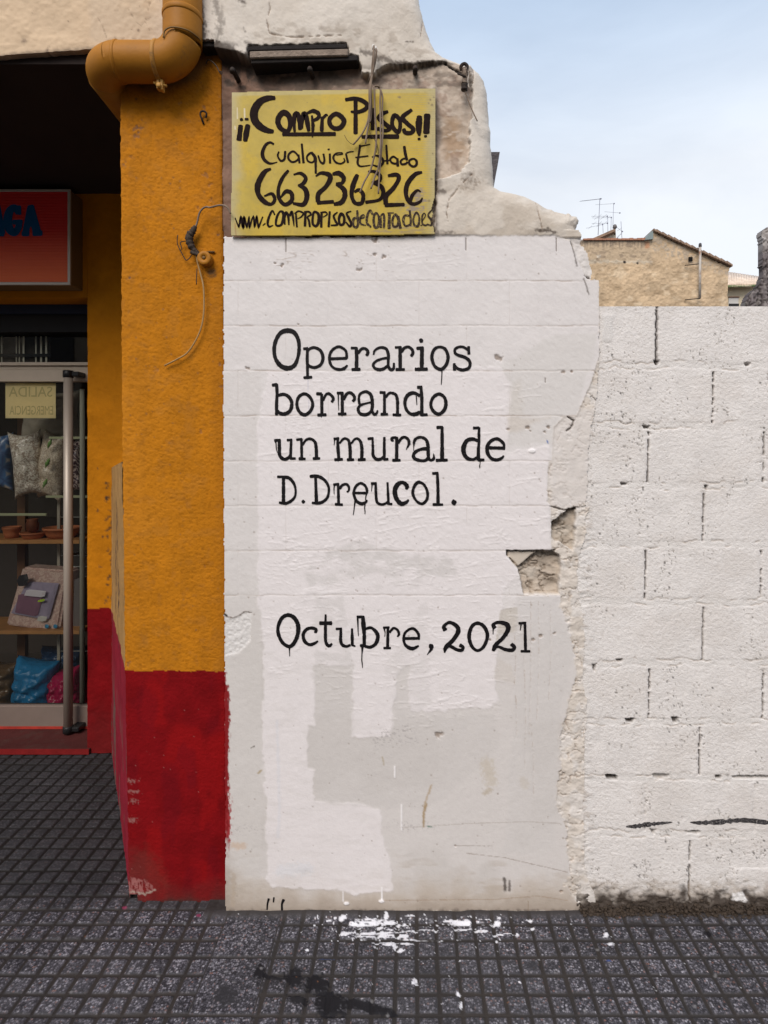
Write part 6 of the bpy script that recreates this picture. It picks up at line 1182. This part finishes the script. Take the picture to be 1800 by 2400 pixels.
# ------------------------------------------------------------------ beyond the wall
def at(px, py, y): return W(px, py, y)
HYd = 16.0
hs = thing('gabled_house', (7.5, HYd, 0), 'tan rendered house with a blank sloping gable wall behind the block wall', 'house')
def build_gable():
    OL = [(1250, 564), (1366, 563), (1512, 562), (1516, 556), (1528, 543), (1560, 558), (1640, 592), (1711, 627), (1707, 640), (1706, 760), (1706, 1190), (1250, 1190)]
    PX, PY = wall_grid(1250, 1714, 540, 1186, 1.5)
    n1 = fbm(PX/5, PY/5, 3, 801); n2 = fbm(PX/26, PY/26, 4, 802); n3 = fbm(PX/9, PY/4, 4, 803)
    C = newC(PX, (.51, .375, .24)); C[..., :3] *= (.68+.62*n2)[..., None]; C[..., :3] *= (.86+.28*n1)[..., None]
    up = sst(622, 612, PY+(n1-.5)*8)*sst(1535, 1520, PX); mixc(C, (.45, .345, .235), up*.9)
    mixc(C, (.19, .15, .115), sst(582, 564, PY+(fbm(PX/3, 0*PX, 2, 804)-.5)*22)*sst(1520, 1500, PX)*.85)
    mixc(C, (.52, .45, .35), sst(5, 1, np.abs(PY-613-(PX-1420)*.01+(n1-.5)*8))*(PX < 1530)*.7)
    mixc(C, (.36, .30, .235), pm(PX, PY, [(1528, 545), (1640, 594), (1706, 628), (1706, 645), (1640, 625), (1560, 600), (1530, 585)], 6, 8, 8, 5)*sst(.42, .6, n1)*.8)
    mixc(C, (.46, .20, .10), pm(PX, PY, [(1510, 565), (1524, 566), (1524, 582), (1512, 582)], 2, 3)*.7)
    mixc(C, (.56, .48, .38), pm(PX, PY, [(1398, 598), (1408, 596), (1409, 604), (1400, 606)], 1, 2))
    mixc(C, (.30, .21, .125), sst(.55, .72, fbm(PX/40, PY/16, 4, 808))*sst(612, 630, PY)*.55); mixc(C, (.62, .49, .34), sst(.56, .72, fbm(PX/22, PY/14, 4, 809))*sst(612, 630, PY)*.6)
    for x, y, r in ((1464, 614, 3.2), (1494, 617, 2.6)): mixc(C, (.02, .016, .014), sst(r+1, r-.6, np.hypot(PX-x, PY-y)))
    mixc(C, (.24, .18, .13), sst(.60, .74, fbm(PX/14, PY/8, 3, 806))*up*.6)
    H = (n1-.5)*.03+(n2-.5)*.05
    return PX, PY, H, C, sdf(PX, PY, OL)+(n1-.5)*2 > 0
a_ = build_gable(); me = grid_mesh('gable_wall', wall_pts(a_[0], a_[1], a_[2], HYd), a_[3], a_[4], back=HYd+6); put('gable_wall', me, M('rough_tan_render', attr=True, rough=.9, bumps=((12, .6, .03),)), hs)
m_tile = M('roof_tile', (.27, .18, .125), .85, var=.35, vscale=2.5, dirt=((.12, .09, .07), 3, .5, .7))
def verge(pts, name, t=.10, y0=HYd-.12, y1=HYd+6):
    v = []; f = []
    for a, b in pts:
        p = at(a, b, HYd)
        for yy, dz in ((y0, 0), (y0, t), (y1, t), (y1, 0)): v.append(Vector((p.x, yy, p.z+dz)))
    for i in range(len(pts)-1):
        for k in range(4): f.append((i*4+k, i*4+(k+1) % 4, (i+1)*4+(k+1) % 4, (i+1)*4+k))
    f += [(3, 2, 1, 0), tuple((len(pts)-1)*4+k for k in range(4))]
    me = from_py(name, v, f); bm = bmesh.new(); bm.from_mesh(me); bmesh.ops.recalc_face_normals(bm, faces=bm.faces); bm.to_mesh(me); bm.free(); return me
sl_ = []
for i in range(27):
    t0, t1 = i/27, (i+.94)/27
    a = (1529+(1713-1529)*t0, 545+(628-545)*t0-2.4); b = (1529+(1713-1529)*t1, 545+(628-545)*t1-1.0); sl_.append(verge([a, b], 'roof', .055+.02*(i % 2)))
put('roof', join_me('roof', sl_), m_tile, hs)
put('coping', join_me('coping', [verge([(1366+i*9, 564), (1374.6+i*9, 564)], 'c', .045+.02*random.random(), HYd-.06, HYd+.5) for i in range(17)]), M('coping_tile', (.33, .16, .10), .85, var=.3, vscale=3), hs)
put('ridge_flashing', prism_me('ridge_flashing', [(1511, 562), (1528, 541), (1531, 543), (1531, 560)], HYd-.10, HYd+3), M('lead_flashing', (.20, .24, .235), .7), hs)
p = at(1617, 608, HYd); put('vent_hole', box_me('vent_hole', (p.x-.06, HYd-.05, p.z-.06), (p.x+.06, HYd-.028, p.z+.06)), M('void_black', (.006, .005, .005), 1), hs)
fp = put('flue_pipe', tube_me('flue_pipe', [at(1640, 698, HYd-.2), at(1641, 578, HYd-.2)], .036, 12, curve=False), M('old_flue', (.42, .38, .34), .6, var=.2, vscale=3, dirt=((.20, .08, .03), 2.2, .50, .62)), hs)
for y in (618, 699):
    put('flue_bracket', tube_me('flue_bracket', [at(1642, y, HYd-.2), at(1605, y+4, HYd-.05)], .014, 6, curve=False), m_metal, fp)
put('flue_cowl', lathe_me('flue_cowl', [(.042, 0), (.046, .03), (.040, .10), (.02, .12)], 14, at(1641, 579, HYd-.2)), M('cowl_black', (.05, .045, .05), .7), fp)
# small roof beyond, among the aerials
AY = 21.0
rf = thing('roof_hut', (6, AY, 7), 'small hut with a sloping tiled roof beyond the long parapet', 'hut')
put('hut_wall', prism_me('hut_wall', [(1385, 572), (1400, 560), (1443, 541), (1445, 572)], AY, AY+2.5), M('hut_cream', (.52, .46, .37), .9), rf)
put('hut_roof', join_me('hut_roof', [prism_me('a', [(1372, 566), (1440, 536), (1443, 537), (1443, 541), (1376, 570)], AY-.25, AY+2.6), prism_me('b', [(1380, 570), (1443, 542), (1443, 545), (1398, 566)], AY-.12, AY-.01)]), m_tile, rf)
put('finial', lathe_me('finial', [(.05, 0), (.09, .05), (.06, .14), (.02, .17)], 10, at(1441, 536, AY)), M('finial_grey', (.14, .13, .13), .8), rf)
p = at(1441, 547, AY); put('vent_hole', box_me('vent_hole', (p.x-.035, AY-.02, p.z-.05), (p.x+.025, AY-.004, p.z+.03)), M('void_black2', (.01, .01, .01), 1), rf)
m_ant = M('aerial_alloy', (.20, .20, .26), .5, .5)
QA = (1360, 470, 11.85)
def ant(mast, booms, label, y, thick=.008):
    a, b = mast; base = at(QA[0]+b[0]/QA[2], QA[1]+b[1]/QA[2], y)
    o = thing('tv_aerial', base, label, 'aerial', 'TV aerials beyond the parapet')
    P_ = lambda q: at(QA[0]+q[0]/QA[2], QA[1]+q[1]/QA[2], y)
    put('mast', tube_me('mast', [P_(b), P_(a)], thick, 6, curve=False), m_ant, o)
    for c, d, nel, ln in booms:
        c3, d3 = P_(c), P_(d); ms = [tube_me('x', [c3, d3], thick*.62, 6, curve=False)]
        for k in range(nel):
            q3 = c3.lerp(d3, (k+.5)/nel); ms.append(tube_me('x', [q3+Vector((0, -.25, -ln)), q3+Vector((0, .25, ln))], thick*.5, 5, curve=False))
        q3 = d3; ms.append(box_me('x', q3-Vector((.02, .02, .02)), q3+Vector((.02, .02, .02))))
        put('boom', join_me('boom', ms), m_ant, o)
ant(((545, -60), (495, 960)), [((0, 19), (570, -47), 11, .09)], 'tallest TV aerial with a long toothed boom pointing left', AY-.4, .011)
ant(((760, 430), (768, 900)), [((310, 438), (750, 436), 3, .03), ((320, 635), (755, 630), 3, .03)], 'TV aerial with two level booms just right of the tallest mast', AY-.3)
ant(((862, 465), (850, 840)), [((360, 488), (862, 470), 3, .03)], 'TV aerial with one boom standing over the hut roof slope', AY+.4)
ant(((925, 80), (905, 780)), [((420, 118), (940, 85), 0, .03), ((670, 310), (1100, 345), 0, .03)], 'faint TV aerial with two long crossing booms near the hut ridge', AY+.8, .008)
ant(((625, 660), (635, 900)), [((160, 770), (620, 665), 2, .03)], 'short TV aerial with a boom tilting down to the left', AY+.2)
ant(((1130, 580), (1160, 1090)), [((1010, 745), (1170, 860), 1, .03), ((1150, 890), (1035, 1040), 1, .04)], 'thin leaning TV aerial right of the hut', AY-.2, .009)
# second house
TY = 19.0
h2 = thing('tiled_house', (12, TY, 0), 'cream house with a clay pantile eave at the right, behind the block wall', 'house')
put('house_wall', prism_me('house_wall', [(1690, 672), (1810, 668), (1810, 1168), (1690, 1168)], TY, TY+4), M('cream_wall', (.60, .52, .38), .9, var=.12, vscale=1.2, dirt=((.36, .27, .17), .9, .55, .75)), h2)
rt = []
for i in range(16):
    px = 1696+i*5.6; rt.append(tube_me('x', [at(px, 668.5-i*.12, TY-.35), at(px-2+(i-6)*.5, 640+abs(i-3)*.9, TY+1.1)], .052, 10, curve=False))
    rt.append(tube_me('x', [at(px+2.8, 666.5-i*.12, TY-.30), at(px+.8+(i-6)*.5, 641+abs(i-3)*.9, TY+1.15)], .030, 8, curve=False))
put('pantile_roof', join_me('pantile_roof', rt), M('pale_pantile', (.62, .50, .40), .8, var=.35, vscale=4), h2)
put('roof_deck', prism_me('roof_deck', [(1694, 673), (1782, 671), (1774, 660), (1745, 643), (1725, 640), (1694, 642)], TY+1.2, TY+1.24), M('deck_brown', (.20, .11, .07), .9), h2)
put('gutter', tube_me('gutter', [at(1692, 672, TY-.34), at(1782, 669.5, TY-.34)], .042, 10, curve=False), M('green_gutter', (.12, .17, .07), .6, dirt=((.50, .42, .30), 1.1, .52, .58)), h2)
p = at(1718.5, 710, TY); w0 = put('window', box_me('window', (at(1707, 0, TY).x, TY-.03, at(0, 760, TY).z), (at(1730, 0, TY).x, TY-.004, at(0, 698, TY).z), .005), M('window_pane', (.55, .53, .50), .4), h2)
put('lower_panel', box_me('lower_panel', (at(1707, 0, TY).x, TY-.06, at(0, 760, TY).z), (at(1730, 0, TY).x, TY-.031, at(0, 712.5, TY).z)), M('window_black', (.015, .014, .014), .5), w0)  # black panel over the lower part of the window
put('frame', box_me('frame', (at(1706, 0, TY).x, TY-.07, at(0, 698, TY).z), (at(1731, 0, TY).x, TY-.02, at(0, 696, TY).z)), M('window_brown', (.20, .10, .06), .7), w0)
# ruined stone wall at the right
RY = 9.0
def build_ruin():
    OL = [(1783, 540), (1800, 531), (1830, 520), (2100, 480), (2100, 1300), (1740, 1300), (1745, 722), (1748, 700), (1756, 686), (1772, 676), (1782, 660), (1788, 640), (1786, 610), (1787, 570)]
    PX, PY = wall_grid(1736, 2000, 470, 1262, 2.0)
    n1 = fbm(PX/6, PY/9, 4, 901); n2 = fbm(PX/22, PY/26, 4, 902); rv = sst(.82, .97, 1-np.abs(2*fbm(PX/13, PY/20, 4, 903)-1))
    C = newC(PX, (.17, .145, .145)); C[..., :3] *= (.5+1.0*n2)[..., None]; mixc(C, (.035, .028, .028), rv*.8); mixc(C, (.30, .27, .25), sst(.56, .7, n1)*.5)
    mixc(C, (.42, .39, .37), sst(600, 570, PY+(n1-.5)*20)*.6)
    H = (n2-.5)*.07+(n1-.5)*.05-rv*.03
    return PX, PY, H, C, sdf(PX, PY, OL)+(n1-.5)*6 > 0
a_ = build_ruin(); me = grid_mesh('ruined_wall', wall_pts(a_[0], a_[1], a_[2], RY), a_[3], a_[4], back=RY+.16)
o = put('ruined_wall', me, M('dark_rubble', attr=True, rough=.95)); tag(o, 'dark crumbling rubble wall rising at the right edge beyond the block wall', 'wall')
# corrugated sheet edge peeping out behind the stucco
cs = prism_me('corrugated_sheet', [(1040, 357), (1171.5, 356), (1169, 372), (1166, 390), (1162.5, 408), (1150, 480), (1150, 1661), (1040, 1661)], 1.6, 1.66)
o = put('corrugated_sheet', cs, M('dark_sheet_metal', (.065, .058, .062), .55, .4, bumps=((30, .6, .02),))); tag(o, 'dark sheet metal edge sticking out behind the broken stucco', 'sheet')
# blue plastic and rubble on top of the block wall
def g2(r): x = r.uniform(W(1408, 0, .1).x, W(1424, 0, .1).x); return ((x, .10+r.uniform(-.04, .04), W(0, 722, BD).z+.005), r.uniform(.006, .012))
o = put('rubble', lumps('rubble', 14, g2, 8), M('grey_rubble', (.25, .22, .20), .9)); tag(o, 'small grey rubble left on the block wall beside the plaster', 'rubble')
c = W(1442, 720, .10); bm = bmesh.new(); bmesh.ops.create_icosphere(bm, subdivisions=3, radius=1)
for v_ in bm.verts:
    k_ = .8+.5*float(vn(v_.co.x*3+5, v_.co.z*3+v_.co.y*2, 4)); v_.co = Vector((v_.co.x*.026*k_, v_.co.y*.03, max(v_.co.z, -.35)*.016*k_))+Vector((c.x, .10, W(0, 722, BD).z+.006))
me = bpy.data.meshes.new('plastic_bag'); bm.to_mesh(me); bm.free(); o = put('plastic_bag', me, M('pale_blue_plastic', (.30, .42, .66), .35)); tag(o, 'crumpled pale blue plastic on top of the block wall', 'bag')

# ------------------------------------------------------------------ houses across the street, behind the viewer (they shade the porch and show in the glass)
op = thing('street_house', (-2, -10, 0), 'plain rendered house across the street, mirrored faintly in the door glass', 'house')
put('facade', box_me('facade', (-16, -14, 0), (14, -10, 5.6)), M('warm_facade', (.38, .31, .23), .9, var=.1, vscale=.6), op)
for i in range(8):
    for z0 in (.9, 3.3):
        x = -13+i*3.4; wd = put('window', box_me('window', (x, -10.0+.004, z0), (x+1.2, -9.96, z0+1.7)), M('dark_pane', (.03, .035, .04), .1), op)
        if i > 2: break
